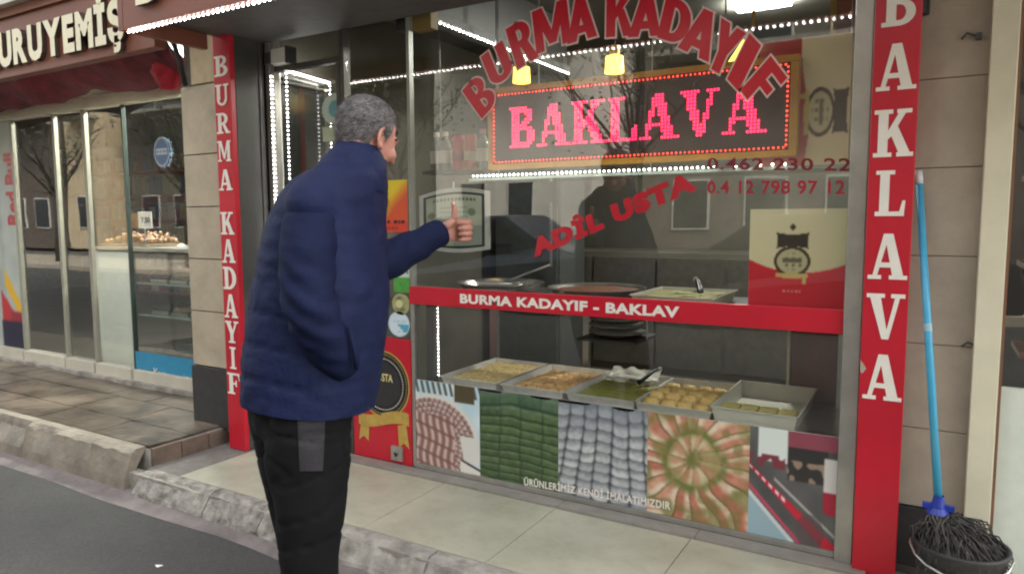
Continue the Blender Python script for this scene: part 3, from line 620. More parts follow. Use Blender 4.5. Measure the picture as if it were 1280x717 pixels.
# red band with white lettering
bx('red_band', -2.24, -.259, 2.788, 2.803, .852, .94, M['red'], sw_, bevel=.002)
text_on('band_lettering', 'BURMA KADAYIF - BAKLAV', (P(575, 380, 2.787).x, 2.7868, .872), (P(849, 400, 2.787).x, 2.7868, .872), (P(575, 380, 2.787).x, 2.7868, .918), M['white'], sw_, bold=.045, tight=1.06)
# arched lettering, one piece per letter, each on a pale outline
arch = empty('arched_lettering', (-1.4, 2.803, 2.0)); arch.parent = sw_; arch.location = Vector((-1.4, 2.803, 2.0))-wloc(sw_)
arch['label'] = 'arched red lettering BURMA KADAYIF with pale outlines'
L_ = [('B', (604,147), (622,127), (579,112)), ('U', (619,109), (642,92), (603,70)), ('R', (649,86), (672,72), (634,36)), ('M', (674,67), (711,53), (668,14)), ('A', (712,55), (744,46), (709,2)),
      ('K', (760,47), (789,45), (761,-7)), ('A', (788,47), (823,45), (792,-8)), ('D', (824,48), (854,58), (836,-4)), ('A', (850,61), (883,77), (869,6)), ('Y', (881,81), (907,98), (904,24)), ('I', (910,100), (922,113), (938,43)), ('F', (927,115), (944,138), (965,72))]
redl = mat('arched letter red', lin((208, 28, 48)), .3, var=.06); outl = mat('letter outline', lin((230, 208, 198)), .35, var=.05)
HEAVY = {
 'B': (.64, [rc(0,0,.25,1), rc(.2,.85,.33,1), rc(.2,.41,.33,.6), rc(.2,0,.33,.15)] + ring(.31,.74,.29,.26,.07,.11,-90,90) + ring(.31,.27,.33,.27,.09,.12,-90,90)),
 'U': (.66, [rc(0,.29,.24,1), rc(.42,.29,.66,1)] + ring(.33,.3,.33,.3,.09,.12,180,360,12)),
 'R': (.68, [rc(0,0,.25,1), rc(.2,.84,.33,1), rc(.2,.42,.33,.58), [(.26,.46),(.5,.5),(.68,0),(.42,0)]] + ring(.31,.71,.33,.29,.09,.13,-90,90)),
 'M': (.9, [rc(0,0,.22,1), rc(.68,0,.9,1), [(0,1),(.26,1),(.55,.12),(.36,.12)], [(.64,1),(.9,1),(.54,.12),(.35,.12)]]),
 'A': (.76, [[(0,0),(.24,0),(.50,1),(.27,1)], [(.52,0),(.76,0),(.49,1),(.26,1)], rc(.2,.17,.56,.35)]),
 'K': (.72, [rc(0,0,.25,1), [(.2,.33),(.2,.6),(.44,1),(.70,1)], [(.27,.6),(.46,.64),(.74,0),(.46,0)]]),
 'D': (.68, [rc(0,0,.25,1), rc(.2,.8,.3,1), rc(.2,0,.3,.2)] + ring(.28,.5,.4,.5,.15,.3,-90,90,14)),
 'Y': (.74, [rc(.25,0,.49,.5), [(0,1),(.27,1),(.47,.5),(.27,.36)], [(.47,1),(.74,1),(.47,.36),(.27,.5)]]),
 'I': (.25, [rc(0,0,.25,1)]),
 'F': (.56, [rc(0,0,.25,1), rc(.2,.8,.56,1), rc(.2,.41,.5,.6)]),
}
def grow(p, d):
    n = len(p); ar = sum(p[i][0]*p[(i+1) % n][1]-p[(i+1) % n][0]*p[i][1] for i in range(n)); q = p if ar > 0 else p[::-1]; out = []
    for i in range(n):
        a, b_, c = Vector(q[i-1]), Vector(q[i]), Vector(q[(i+1) % n]); e1, e2 = (b_-a), (c-b_)
        if e1.length < 1e-6 or e2.length < 1e-6: out.append(tuple(b_)); continue
        n1, n2 = Vector((e1.y, -e1.x)).normalized(), Vector((e2.y, -e2.x)).normalized(); m_ = n1+n2; k = d/max(.35, 1+n1.dot(n2)); out.append(tuple(b_+m_*min(k, d*1.6)))
    return out
for ch, bl, br, tl in L_:
    p, q, r = P(*bl, 2.803), P(*br, 2.803), P(*tl, 2.803)
    wd, polys = HEAVY[ch]; ex, ey = (q-p), (r-p); n_ = ex.cross(ey).normalized(); kx = 1.18; H_ = ey.length; W_ = ex.length*kx
    ex = ex.normalized(); ey = ey.normalized(); p = p-ex*(W_-W_/kx)/2
    b1, b2 = MB(), MB()
    for i, pl_ in enumerate(polys):
        wpl = [(a/wd*W_, c*H_) for a, c in pl_]
        b1.add([p+ex*a+ey*c+n_*(.0014+.00009*(i % 12)) for a, c in wpl], [tuple(range(len(pl_)))])
        g_ = grow(wpl, .0068); b2.add([p+ex*a+ey*c+n_*(.00006*(i % 12)) for a, c in g_], [tuple(range(len(g_)))])
    b1.build('letter', redl, arch); b2.build('letter_outline', outl, arch)
# name lettering
text_on('name_lettering', 'ADİL USTA', P(668, 322, 2.803), P(872, 237, 2.803), P(660, 294, 2.803), M['red'], sw_, bold=.08, tight=1.2)
ph = mat('dark red phone lettering', lin((168, 26, 50)), .35)
text_on('phone_lettering', '0.462 230 22', P(884, 212, 2.803), P(1064, 214, 2.803), P(884, 197, 2.803), mat('faded phone lettering', lin((122, 28, 42)), .4), sw_, bold=.02, tight=1.1)
text_on('phone_lettering', '0.4 12 798 97 12', P(884, 242, 2.803), P(1056, 243, 2.803), P(884, 226, 2.803), ph, sw_, bold=.02, tight=1.1)

# ------------------------------------------------------------------ side window with stickers and glass door
sd = empty('side_window', (-2.45, 2.8, 0), 'narrow glazed panel with stickers above a red panel with black gold round badge', 'window')
bx('glass_pane', -2.64, -2.246, 2.806, 2.812, .66, 2.6, GL, sd)
bx('frame_post', -2.672, -2.642, 2.79, 2.84, .0125, 2.6, mat('dark bronze frame', (.07, .068, .058), .4, .4), sd, bevel=.002)
bx('red_panel', -2.640, -2.246, 2.795, 2.83, .0125, .665, M['red'], sd)
bc = (-2.43, .42); R0 = .178
def disc(name, r, y, m, n=48, parent=sd, c=bc, r_in=None):
    b = MB()
    if r_in is None: b.add([(c[0]+r*math.cos(2*PI*k/n), y, c[1]+r*math.sin(2*PI*k/n)) for k in range(n)], [tuple(range(n))])
    else:
        vs = [(c[0]+rr*math.cos(2*PI*k/n), y, c[1]+rr*math.sin(2*PI*k/n)) for rr in (r_in, r) for k in range(n)]
        b.add(vs, [(k, (k+1) % n, n+(k+1) % n, n+k) for k in range(n)])
    return b.build(name, m, parent)
bd = empty('round_badge', (bc[0], 2.79, bc[1])); bd.parent = sd; bd.location = Vector((bc[0], 2.79, bc[1]))-wloc(sd)
disc('badge_rim', R0, 2.7942, M['gold'], parent=bd); disc('badge_field', R0*.95, 2.7936, M['black'], parent=bd)
disc('badge_line', R0*.90, 2.7930, M['gold'], parent=bd, r_in=R0*.885); disc('badge_core', R0*.66, 2.7930, mat('badge core', (.03, .028, .03), .4), parent=bd)
b = MB()
for k in range(64):
    a = 2*PI*k/64; cx, cz = bc[0]+R0*.76*math.cos(a), bc[1]+R0*.76*math.sin(a); b.add([(cx-.003, 2.7930, cz-.003), (cx+.003, 2.7930, cz-.003), (cx+.003, 2.7930, cz+.003), (cx-.003, 2.7930, cz+.003)], [(0,1,2,3)])
b.build('badge_dots', M['white'], bd)
text_on('badge_text', 'ADİL USTA', (bc[0]-.14, 2.7925, bc[1]+.015), (bc[0]+.068, 2.7925, bc[1]+.015), (bc[0]-.14, 2.7925, bc[1]+.07), mat('pale yellow print', lin((222, 210, 140)), .4), bd, bold=.02)
rb_ = MB(); zc = .235
for k in range(12):
    a, c = -2.60+.34*k/12, -2.60+.34*(k+1)/12; w1 = lambda q: zc+.022*math.sin((q+2.43)*14)
    rb_.quad((a, 2.791-.004*math.sin(k), w1(a)-.033), (c, 2.791-.004*math.sin(k+1), w1(c)-.033), (c, 2.791-.004*math.sin(k+1), w1(c)+.033), (a, 2.791-.004*math.sin(k), w1(a)+.033))
for s in (-1, 1):
    x0 = -2.43+s*.125
    rb_.add([(x0-.028, 2.7918, zc-.02), (x0+.028, 2.7918, zc-.01), (x0+.034+s*.012, 2.7918, zc-.135), (x0+s*.012, 2.7918, zc-.11), (x0-.034+s*.012, 2.7918, zc-.135)], [(0,1,2,3,4)])
rb_.build('gold_ribbon', M['gold'], bd)
sk = MB().box(-2.372, -2.30, 2.778, 2.7945, .03, .105); sk.build('socket_plate', M['alu'], sd, bevel=.003)
MB().lathe((-2.336, 2.7775, .07), [(0, 0), (.014, 0)], 12).tube([(-2.345, 2.775, .075), (-2.336, 2.772, .055), (-2.328, 2.775, .07)], .004).build('socket_ring', M['black'], sd)
# stickers and the poster
def f_poster(U, V):
    C = mixc((226, 200, 44), (214, 84, 48), np.clip((U*.7+(1-V)*.9-.62)*3.2, 0, 1)); C = mixc(C, (206, 60, 44), (V < .2)*.7)
    r = np.hypot((U-.3)*1.1, V-.55); C = put(C, (r < .26) & (vnoise(U, V, 12, 20) > .5), (188, 146, 30)); C = put(C, ((np.abs(V-.36) < .06) & (np.abs(U-.2) < .16)) | ((np.abs(V-.47) < .05) & (np.abs(U-.12) < .08)), (36, 28, 16))
    C = put(C, (np.abs(V-.2) < .035) & (np.sin(U*44+np.sin(U*17)*2) > -.35) & (U < .9), (54, 16, 12)); C = put(C, (np.abs(V-.08) < .02) & (np.sin(U*60) > 0) & (U > .2) & (U < .7), (120, 30, 24)); return C
o = sheet('poster', (-2.47, 2.8045, 1.208), (-2.252, 2.8045, 1.208), (-2.252, 2.8045, 1.468), (-2.47, 2.8045, 1.468), 60, 70, f_poster, sd); o['label'] = 'yellow and orange poster with black motif'
def f_heart(U, V):
    C = solid(U, (204, 210, 196)); C = mixc(C, (92, 164, 76), (V < .52)*1.0); C = mixc(C, (104, 172, 90), (V > .9)*1.0); x = (U-.5)*3.4; y = (V-.72)*6.5; hrt = (x*x+y*y-.35)**3-x*x*y**3 < 0
    C = put(C, hrt, (150, 34, 48)); C = put(C, (np.abs(V-.72) < .07) & (np.abs(np.abs(U-.5)-.36) < .06), (96, 130, 140)); return mixc(C, (70, 150, 60), (V < .5)*vnoise(U, V, 7, 3))
o = sheet('sticker', (-2.352, 2.8045, .905), (-2.249, 2.8045, .905), (-2.249, 2.8045, 1.05), (-2.352, 2.8045, 1.05), 30, 40, f_heart, sd); o['label'] = 'green and white sticker with a dark red heart'
def f_ol(U, V):
    r = np.hypot(U-.5, V-.5); C = mixc((96, 104, 66), (186, 182, 128), vnoise(U, V, 5, 5)); C = put(C, (r > .38) & (r < .44), (176, 176, 140)); return put(C, (np.hypot(U-.4, V-.5) < .2), (206, 200, 150))
o = sheet('sticker', (-2.365, 2.8045, .79), (-2.25, 2.8045, .79), (-2.25, 2.8045, .90), (-2.365, 2.8045, .90), 30, 30, f_ol, sd, mask=disc_mask); o['label'] = 'round olive and cream sticker'
def f_wh(U, V):
    C = solid(U, (206, 218, 222)); C = put(C, (U > .45) & (V < .5) & (V > .2) & (vnoise(U, V, 8, 6) > .3), (88, 160, 182)); C = put(C, (np.abs(V-.6) < .05) & (np.sin(U*50) > 0) & (U > .2) & (U < .8), (150, 180, 190)); r = np.hypot(U-.5, V-.5); return put(C, r > .46, (170, 200, 208))
o = sheet('sticker', (-2.392, 2.8045, .676), (-2.252, 2.8045, .676), (-2.252, 2.8045, .806), (-2.392, 2.8045, .806), 36, 36, f_wh, sd, mask=disc_mask); o['label'] = 'round white sticker with blue motif'
def f_gr(U, V): return mixc((186, 204, 190), (96, 156, 160), (np.hypot(U-.55, V-.5) < .28)*1.0)
q = P(420, 137, 2.8045)
o = sheet('sticker', q+Vector((-.1, 0, -.075)), q+Vector((.08, 0, -.075)), q+Vector((.08, 0, .085)), q+Vector((-.1, 0, .085)), 30, 30, f_gr, sd, mask=disc_mask); o['label'] = 'round pale green sticker above the yellow poster'
bx('sticker_strip', q.x-.1, q.x+.02, 2.804, 2.8048, q.z-.16, q.z-.085, mat('pale sticker', lin((178, 192, 160)), .4), sd)['label'] = 'small pale rectangular sticker'
dr = empty('glass_door', (-2.92, 2.8, 0), 'glass shop door in aluminium frame left of the stickered panel', 'door')
bx('glass_pane', -3.155, -2.70, 2.806, 2.812, .12, 2.05, GL, dr)
bx('door_stile', -3.178, -3.157, 2.79, 2.83, .0125, 2.62, M['alu'], dr, bevel=.002)
bx('door_stile', -2.698, -2.675, 2.79, 2.83, .0125, 2.08, mat('dark bronze frame', (.07, .068, .058), .4, .4), dr, bevel=.002)
bx('bottom_rail', -3.155, -2.70, 2.79, 2.83, .0125, .12, M['alu'], dr, bevel=.002)
bx('transom', -3.155, -2.675, 2.79, 2.83, 2.082, 2.11, mat('dark bronze frame', (.07, .068, .058), .4, .4), dr)
bx('transom_pane', -3.155, -2.675, 2.806, 2.812, 2.11, 2.6, GL, dr)
MB().tube([(-2.74, 2.78, .95), (-2.74, 2.755, .97), (-2.74, 2.755, 1.25), (-2.74, 2.78, 1.27)], .011).build('handle', M['steel'], dr, smooth=True)
fp = empty('frame_post', (-3.2, 2.8, 0), 'aluminium door jamb with light rope beside the dark shutter column', 'post')
MB().box(-3.216, -3.182, 2.782, 2.86, .0125, 2.62).build('jamb', M['alu'], fp, bevel=.003)
lr = empty('light_rope', (-3.165, 2.8, 1.2), 'white light rope running down the left door jamb', 'light rope')
bead_row(MB(), [(-3.176, 2.786, .3), (-3.176, 2.786, 2.07)], .024, .0042).build('light_beads', M['led'], lr, kind='stuff')
bead_row(MB(), [(-3.176, 2.786, 2.24), (-3.176, 2.786, 2.6)], .022, .0055).build('light_beads', M['led'], lr, kind='stuff')
cb = empty('wall_box', (-3.1, 2.78, 2.1), 'small pale box with black end fixed at the top of the door jamb', 'box')
qa, qb = P(344, 82, 2.77), P(362, 60, 2.77)
MB().box(qa.x, qb.x, 2.74, 2.80, qa.z, qb.z).build('case', M['pale'], cb, bevel=.004); MB().box(qb.x+.001, qb.x+.018, 2.735, 2.80, qa.z-.005, qb.z+.004).build('end_cap', M['black'], cb)
MB().box(qa.x-.06, qa.x-.002, 2.75, 2.80, qa.z+.01, qb.z-.01).build('bracket', M['darkmetal'], cb)
# lit niche on the room's side wall behind the door
na = Vector((-3.155, 2.86, 0)); ztop = P(341, 91, 2.86).z; ye = Xp(412, 105, -3.15).y; ze = Xp(412, 105, -3.15).z
nc_ = empty('lit_niche', (-3.2, 3.2, 1.5), 'dark wall niche edged by a bright white light rope behind the glass door', 'niche')
MB().box(-3.232, -3.20, 2.88, ye, .6, ztop-.02).build('niche_back', mat('dark niche glass', (.02, .024, .02), .15), nc_)
bead_row(MB(), [(-3.15, 2.87, .6), (-3.15, 2.87, ztop), (-3.15, ye, ze), (-3.15, ye, .8)], .024, .0048).build('light_beads', M['led'], nc_, kind='stuff')
MB().tube([(-3.15, 2.87, ztop+.004), (-3.15, ye, ze+.004)], .006).build('light_tube', M['led'], nc_)
MB().box(-3.198, -3.165, 2.87, ye, ztop-.06, ztop-.05).build('niche_shelf', M['steel'], nc_)

# ================================================================== INSIDE THE MAIN WINDOW
dc = empty('display_counter', (-1.2, 3.1, 0), 'steel legged display counter carrying pastry trays behind the window', 'counter')
bx('lower_deck', -2.2, -.27, 2.845, 3.42, .425, .438, M['steel'], dc)
bx('upper_shelf', -2.2, -.27, 2.845, 3.44, .884, .898, M['darkmetal'], dc)
for px, wd in ((612, .05), (728, .034)):
    q = P(px, 420, 3.40); bx('leg', q.x-wd/2, q.x+wd/2, 3.44, 3.47, .025, .884, M['steel'], dc, bevel=.002)
bx('leg', -2.19, -2.15, 2.86, 2.9, .025, .884, M['darkmetal'], dc); bx('leg', -.33, -.28, 3.36, 3.40, .025, .884, M['steel'], dc)
q0, q1 = P(988, 450, 3.43), P(1052, 450, 3.43)
bx('side_panel', q0.x, q1.x+.1, 3.43, 3.45, .025, .882, M['wood'], dc, bevel=.002); bx('panel_edge', q0.x-.014, q0.x-.001, 3.42, 3.452, .025, .882, M['alu_pale'], dc)
ir = empty('light_rope', (-2.1, 2.9, .65), 'short light rope hanging below the red band at the left', 'light rope')
q = P(547, 390, 2.9); bead_row(MB(), [(q.x, 2.9, .47), (q.x, 2.9, .85)], .019, .0024).build('light_beads', M['led'], ir, kind='stuff')
MB().tube([(q.x, 2.906, .46), (q.x, 2.906, .86)], .003).build('cord', M['pale'], ir)

def tray_pan(name, x0, x1, y0, y1, z, h, label, m, group, rim=.006, t=.004):
    o = empty(name, ((x0+x1)/2, (y0+y1)/2, z), label, 'tray', group)
    b = MB(); b.box(x0, x1, y0, y1, z, z+t)
    f = .014
    b.add([(x0, y0, z+t), (x1, y0, z+t), (x1, y1, z+t), (x0, y1, z+t), (x0-f, y0-f, z+h), (x1+f, y0-f, z+h), (x1+f, y1+f, z+h), (x0-f, y1+f, z+h)], [(0,1,5,4), (1,2,6,5), (2,3,7,6), (3,0,4,7)])
    b.build('pan', m, o)
    r = f+rim; b = MB()
    for (a, c) in (((x0-r, y0-r), (x1+r, y0-f)), ((x0-r, y1+f), (x1+r, y1+r)), ((x0-r, y0-f), (x0-f, y1+f)), ((x1+f, y0-f), (x1+r, y1+f))): b.box(a[0], c[0], a[1], c[1], z+h-.003, z+h)
    b.build('rim', m, o); return o
tm = mat('baking tray metal', (.78, .76, .70), .4, .35, var=.18, scale=10, bump=.05)
tw = mat('white enamel tray', lin((208, 206, 190)), .35, var=.06)
fronts = [-2.10, -1.745, -1.40, -1.072, -.744]
tl_ = ['first tray from the left with a flat sheet of shredded kadayif', 'second tray from the left with round golden pastries in rows', 'middle tray of green pistachio pastry with white paper', 'fourth tray from the left heaped with yellow pastry rolls', 'last tray on the right, nearly empty white']
for i, x0 in enumerate(fronts):
    tray_pan('pastry_tray', x0+.018, x0+.318, 2.862, 3.36, .438, .052 if i < 4 else .075, tl_[i], tm if i < 3 else tw, 'trays on the lower counter')
def pastry(name, o_b, m, label, group): 
    return o_b
# first tray: sheet of shredded dough
b = MB(); nx, ny = 26, 36; x0, x1, y0, y1 = fronts[0]+.024, fronts[0]+.312, 2.868, 3.354
vs = [(x0+(x1-x0)*i/nx, y0+(y1-y0)*j/ny, .472+.006*noise.noise(Vector((i*.9, j*.7, 0)))+.004*math.cos(j*PI/3)) for i in range(nx+1) for j in range(ny+1)]
b.add(vs, [(i*(ny+1)+j, (i+1)*(ny+1)+j, (i+1)*(ny+1)+j+1, i*(ny+1)+j+1) for i in range(nx) for j in range(ny)])
o = b.build('kadayif_sheet', mat('shredded dough', lin((214, 178, 104)), .5, var=.25, scale=45, bump=.5, bscale=90, col2=lin((238, 214, 148))), None, origin=(x0, y0, .47))
tag(o, 'flat tan sheet of shredded kadayif in the first tray from the left', 'pastry')
# second tray: round pastries
ORD = ['first', 'second', 'third', 'fourth', 'fifth']; ROW = ['front', 'second', 'third', 'fourth', 'fifth', 'sixth', 'back']
pm = mat('golden pastry', lin((232, 160, 78)), .4, var=.25, scale=60, bump=.3, col2=lin((240, 206, 140)))
proto = None
for r in range(7):
    for c in range(5):
        x = fronts[1]+.05+.059*c+rnd.uniform(-.004, .004); y = 2.90+.068*r+rnd.uniform(-.004, .004)
        if proto is None:
            b = MB(); b.lathe((x, y, .442), [(.001, 0), (.029, .001), (.032, .014), (.026, .028), (.011, .031), (.006, .027), (.001, .026)], 12); proto = b.build('round_pastry', pm, None, smooth=True, origin=(x, y, .442)); o = proto
        else: o = proto.copy(); COL.objects.link(o); o.location = (x, y, .442)
        o.rotation_euler = (0, 0, rnd.uniform(0, 6)); tag(o, 'round golden pastry in the second tray, %s row, %s from left' % (ROW[r], ORD[c]), 'pastry', 'round pastries in the second tray')
# third tray: green slab cut in diamonds, paper and tongs
b = MB()
for r in range(8):
    for c in range(5):
        x = fronts[2]+.024+.0576*c; y = 2.868+.046*r; b.box(x+.001, x+.0566, y+.001, y+.045, .442, .474+rnd.uniform(-.003, .003))
o = b.build('pistachio_slab', mat('pistachio pastry', lin((160, 164, 74)), .5, var=.3, scale=40, bump=.4, col2=lin((164, 158, 84))), None, origin=(fronts[2]+.02, 2.87, .442)); tag(o, 'green pistachio pastry slab in the middle lower tray', 'pastry')
o = empty('paper_sheet', (fronts[2]+.17, 3.27, .48), 'crumpled white paper sheet on the green pastry in the middle lower tray', 'paper')
b = MB(); n = 14; vs = [(fronts[2]+.03+.25*i/n, 3.23+.12*j/n, .487+.02*noise.noise(Vector((i*.45, j*.5, 2)))+.035*(j/n)**3) for i in range(n+1) for j in range(n+1)]
b.add(vs, [(i*(n+1)+j, (i+1)*(n+1)+j, (i+1)*(n+1)+j+1, i*(n+1)+j+1) for i in range(n) for j in range(n)]); b.build('sheet', mat('white paper', lin((222, 220, 208)), .6, var=.04), o, smooth=True)
def tongs(loc, label, flip=1):
    o = empty('serving_tongs', loc, label, 'tongs', 'tongs on the pastry trays'); x, y, z = loc
    for s in (-1, 1): MB().tube([(x, y, z+.05), (x+.02*flip, y-.04+.012*s, z+.045), (x+.05*flip, y-.1+.02*s, z+.012), (x+.06*flip, y-.13+.006*s, z+.004)], [.005, .008, .009, .012], n=7).build('arm', M['black'], o, smooth=True)
    MB().ball((x, y, z+.05), .012, n=8, k=6).build('pivot', M['steel'], o)
tongs((fronts[2]+.29, 3.3, .492), 'black serving tongs lying at the back of the middle lower tray', -1)
# fourth tray: yellow rolls
pr_ = None; ym = mat('yellow pastry', lin((234, 186, 92)), .5, var=.2, scale=30, bump=.4, col2=lin((232, 200, 122)))
for r in range(5):
    for c in range(4):
        x = fronts[3]+.06+.074*c+rnd.uniform(-.006, .006); y = 2.905+.075*r+rnd.uniform(-.006, .006); 
        if pr_ is None:
            b = MB(); b.tube([(x-.03, y, .462), (x-.02, y, .468), (x+.02, y, .468), (x+.03, y, .462)], [.018, .030, .030, .018], n=10); b.v = [(a, c_, .443+(z-.443)*1.1) for a, c_, z in b.v]; pr_ = b.build('pastry_roll', ym, None, smooth=True, origin=(x, y, .462)); o = pr_
        else: o = pr_.copy(); COL.objects.link(o); o.location = (x, y, .462+.012*(r in (1, 2)))
        o.rotation_euler = (0, 0, rnd.uniform(-.5, .5)); tag(o, 'yellow pastry roll in the fourth tray, %s row, %s from left' % (ROW[r], ORD[c]), 'pastry', 'yellow rolls in the fourth tray')
pr2 = None; bm_ = mat('tan pastry', lin((208, 190, 110)), .5, var=.25, scale=30, bump=.3)
for c in range(4):
    x = fronts[4]+.056+.0745*c; y = 2.915
    for r in range(2):
        if pr2 is None: b = MB().box(x-.034, x+.034, y-.03, y+.03, .443, .499); pr2 = b.build('tan_pastry', bm_, None, bevel=.006, origin=(x, y, .443)); o = pr2
        else: o = pr2.copy(); COL.objects.link(o); o.location = (x, y+.066*r, .443)
        tag(o, 'tan square pastry in the last tray, %s row, %s from left' % (ROW[r], ORD[c]), 'pastry', 'tan pastries in the last tray')
# upper shelf: two round trays, one white dish, carton
def round_tray(px, Y, r, label, fill, z=.899, h=.046):
    c = P(px, 350, Y); o = empty('round_tray', (c.x, Y, z), label, 'tray', 'round trays on the upper shelf')
    MB().lathe((c.x, Y, z), [(.001, 0), (r*.88, 0), (r, h), (r+.012, h+.003), (r+.012, h), (r*.985, h-.004), (r*.87, .004), (.001, .004)], 44).build('pan', mat('dull tin', (.36, .35, .31), .35, .8, var=.2, scale=14, bump=.06), o, smooth=False)
    if fill: 
        b = MB(); b.lathe((c.x, Y, z+h-.012), [(.001, .004), (r*.5, .005), (r*.93, 0), (r*.94, -.02)], 44); b.v = [(x, y, zz+.003*noise.noise(Vector((x*60, y*60, 0)))) for x, y, zz in b.v]
        q = b.build('kadayif_disc', fill, None, origin=(c.x, Y, z+.03)); tag(q, 'flat brown kadayif disc filling the middle round tray', 'pastry')
    return c
c1 = round_tray(626, 3.14, .215, 'round tin tray with a silver ladle on the upper shelf, the leftmost', None)
round_tray(746, 3.12, .222, 'round tin tray of brown kadayif at the middle of the upper shelf', mat('brown kadayif', lin((124, 72, 40)), .5, var=.3, scale=40, bump=.4))
o = empty('serving_spoon', (c1.x, 3.12, .95), 'steel serving spoon leaning on the leftmost round tray', 'spoon')
MB().tube([P(625, 355, 3.1), P(655, 343, 3.1), P(687, 331, 3.1)], [.006, .005, .006], n=8).build('handle', M['steel'], o, smooth=True)
b = MB(); b.ball(P(620, 356, 3.1), .045, sx=1.3, sz=.35, n=14, k=8); b.build('bowl', M['steel'], o, smooth=True)
o = empty('syrup_pot', (c1.x, 3.2, .91), 'shiny steel bowl in the leftmost round tray', 'bowl')
MB().lathe((c1.x-.01, 3.16, .904), [(.001, 0), (.09, .002), (.13, .03), (.14, .05), (.132, .05), (.12, .03), (.001, .012)], 36).build('bowl', M['steel'], o, smooth=True)
a, b2 = P(788, 372, 2.87), P(893, 376, 2.87)
tray_pan('pistachio_dish', a.x+.02, b2.x-.02, 2.872, 3.26, .8985, .05, 'white dish of green pistachio pastry on the upper shelf beside the carton', tw, 'dishes on the upper shelf')
bx_ = MB()
for r in range(6):
    for c in range(5):
        w_ = (b2.x-a.x-.05)/5; x = a.x+.025+w_*c; y = 2.88+.05*r; bx_.box(x+.001, x+w_-.001, y, y+.048, .903, .944+rnd.uniform(-.003, .004))
o = bx_.build('pistachio_pieces', MATS['pistachio pastry'], None, origin=(a.x, 2.9, .903)); tag(o, 'green pistachio pieces in the white dish on the upper shelf', 'pastry')
q = P(868, 350, 3.2); tongs((q.x, 3.22, .945), 'black serving tongs standing in the white dish on the upper shelf', 1)
# printed carton (same mark twice: upright on the shelf and turned sideways above)
def mark(C, u, v):
    k = np.array([64, 54, 40]); C = put(C, (np.abs(u) < .155+.06*np.clip(np.abs(v-.18)*3, 0, .4)+.10*v*0) & (np.abs(v-.185) < .075+.02*np.cos(u*9)*-1), k)
    C = put(C, (np.hypot(u, (v-.31)*1.0) < .026), k)
    r = np.hypot(u/.19, (v+.01)/.14); C = put(C, r < 1, k); C = put(C, r < .84, (196, 190, 150)); C = put(C, (r < .6) & (np.sin(u*90) > .1) & (np.sin(v*110) > -.2), (126, 122, 96)); C = put(C, (np.abs(v-.0) < .02) & (r < .55), (110, 104, 80))
    C = put(C, (np.abs(u) < .17) & (v < -.12) & (v > -.17+.05*np.abs(u)), (206, 184, 104)); C = put(C, (np.abs(u-.13) < .02) & (v < -.12) & (v > -.22), (206, 184, 104)); C = put(C, (np.abs(u) < .1) & (np.abs(v+.29) < .012) & (np.sin(u*150) > -.4), (214, 170, 130)); return C
def f_carton(U, V):
    top = mixc((222, 212, 166), (232, 224, 184), V); ed = .42+.10*(2*(U-.5))**2-.03*U
    C = np.where((V < ed)[..., None], solid(U, (206, 34, 48)), top); return mark(C, (U-.46), (V-.52)*1.0)
def carton(name, x0, x1, y0, y1, z0, z1, fn, label, lidm, ang=0):
    o = empty(name, ((x0+x1)/2, (y0+y1)/2, z0), label, 'carton')
    bx('carton_body', x0, x1, y0, y1, z0, z1, mat('cream carton', lin((222, 213, 172)), .55, var=.06, scale=4), o, bevel=.002)
    sheet('front_print', (x0, y0-.001, z0), (x1, y0-.001, z0), (x1, y0-.001, z1), (x0, y0-.001, z1), 100, 100, fn, o, VCM); 
    MB().box(x0-.002, x1+.002, y0-.002, y1+.002, z1-.02, z1+.002).build('lid', mat('cream carton', lin((204, 196, 158)), .55), o) if lidm else None
    return o
carton('pastry_carton', -.612, -.268, 2.872, 3.1, .8985, 1.305, f_carton, 'cream and red carton with dark round emblem standing on the upper shelf', False)
def f_side(U, V):
    u, v = V, 1-U; 
    base = mixc((214, 204, 162), (226, 218, 180), V); rd = U < .52+.05*np.sin(V*5)
    C = np.where(rd[..., None], mixc((176, 40, 54), (200, 130, 110), vnoise(U, V, 4, 8)), base); return mark(C, (u-.42)*1.0, (U-.70)*.9)
_ca, _cb = P(946, 205, 3.02), P(1066, 40, 3.02)
cs = carton('pastry_carton', _ca.x, _cb.x, 3.02, 3.16, 1.47, _cb.z, f_side, 'cream and red carton turned on its side above the phone lettering', False)
gs = empty('glass_shelf', (-.6, 3.0, 1.45), 'glass shelf strip holding the sideways carton and the light beads', 'shelf')
bx('shelf_board', -1.95, -.262, 2.90, 3.17, 1.455, 1.467, mat('shelf glass edge', lin((150, 168, 156)), .15, var=0), gs)
for x_ in (-1.9, -1.1, -.3): MB().tube([(x_, 3.1, 1.467), (x_, 3.1, 2.6)], .003).build('hanging_wire', M['steel'], gs)
bead_row(MB(), [(-1.93, 2.894, 1.478), (-.75, 2.894, 1.475)], .0225, .0042).build('light_beads', M['led'], gs, kind='stuff')
bead_row(MB(), [(-.70, 2.894, 1.475), (-.47, 2.894, 1.475)], .042, .0048).build('light_beads', M['led'], gs, kind='stuff')
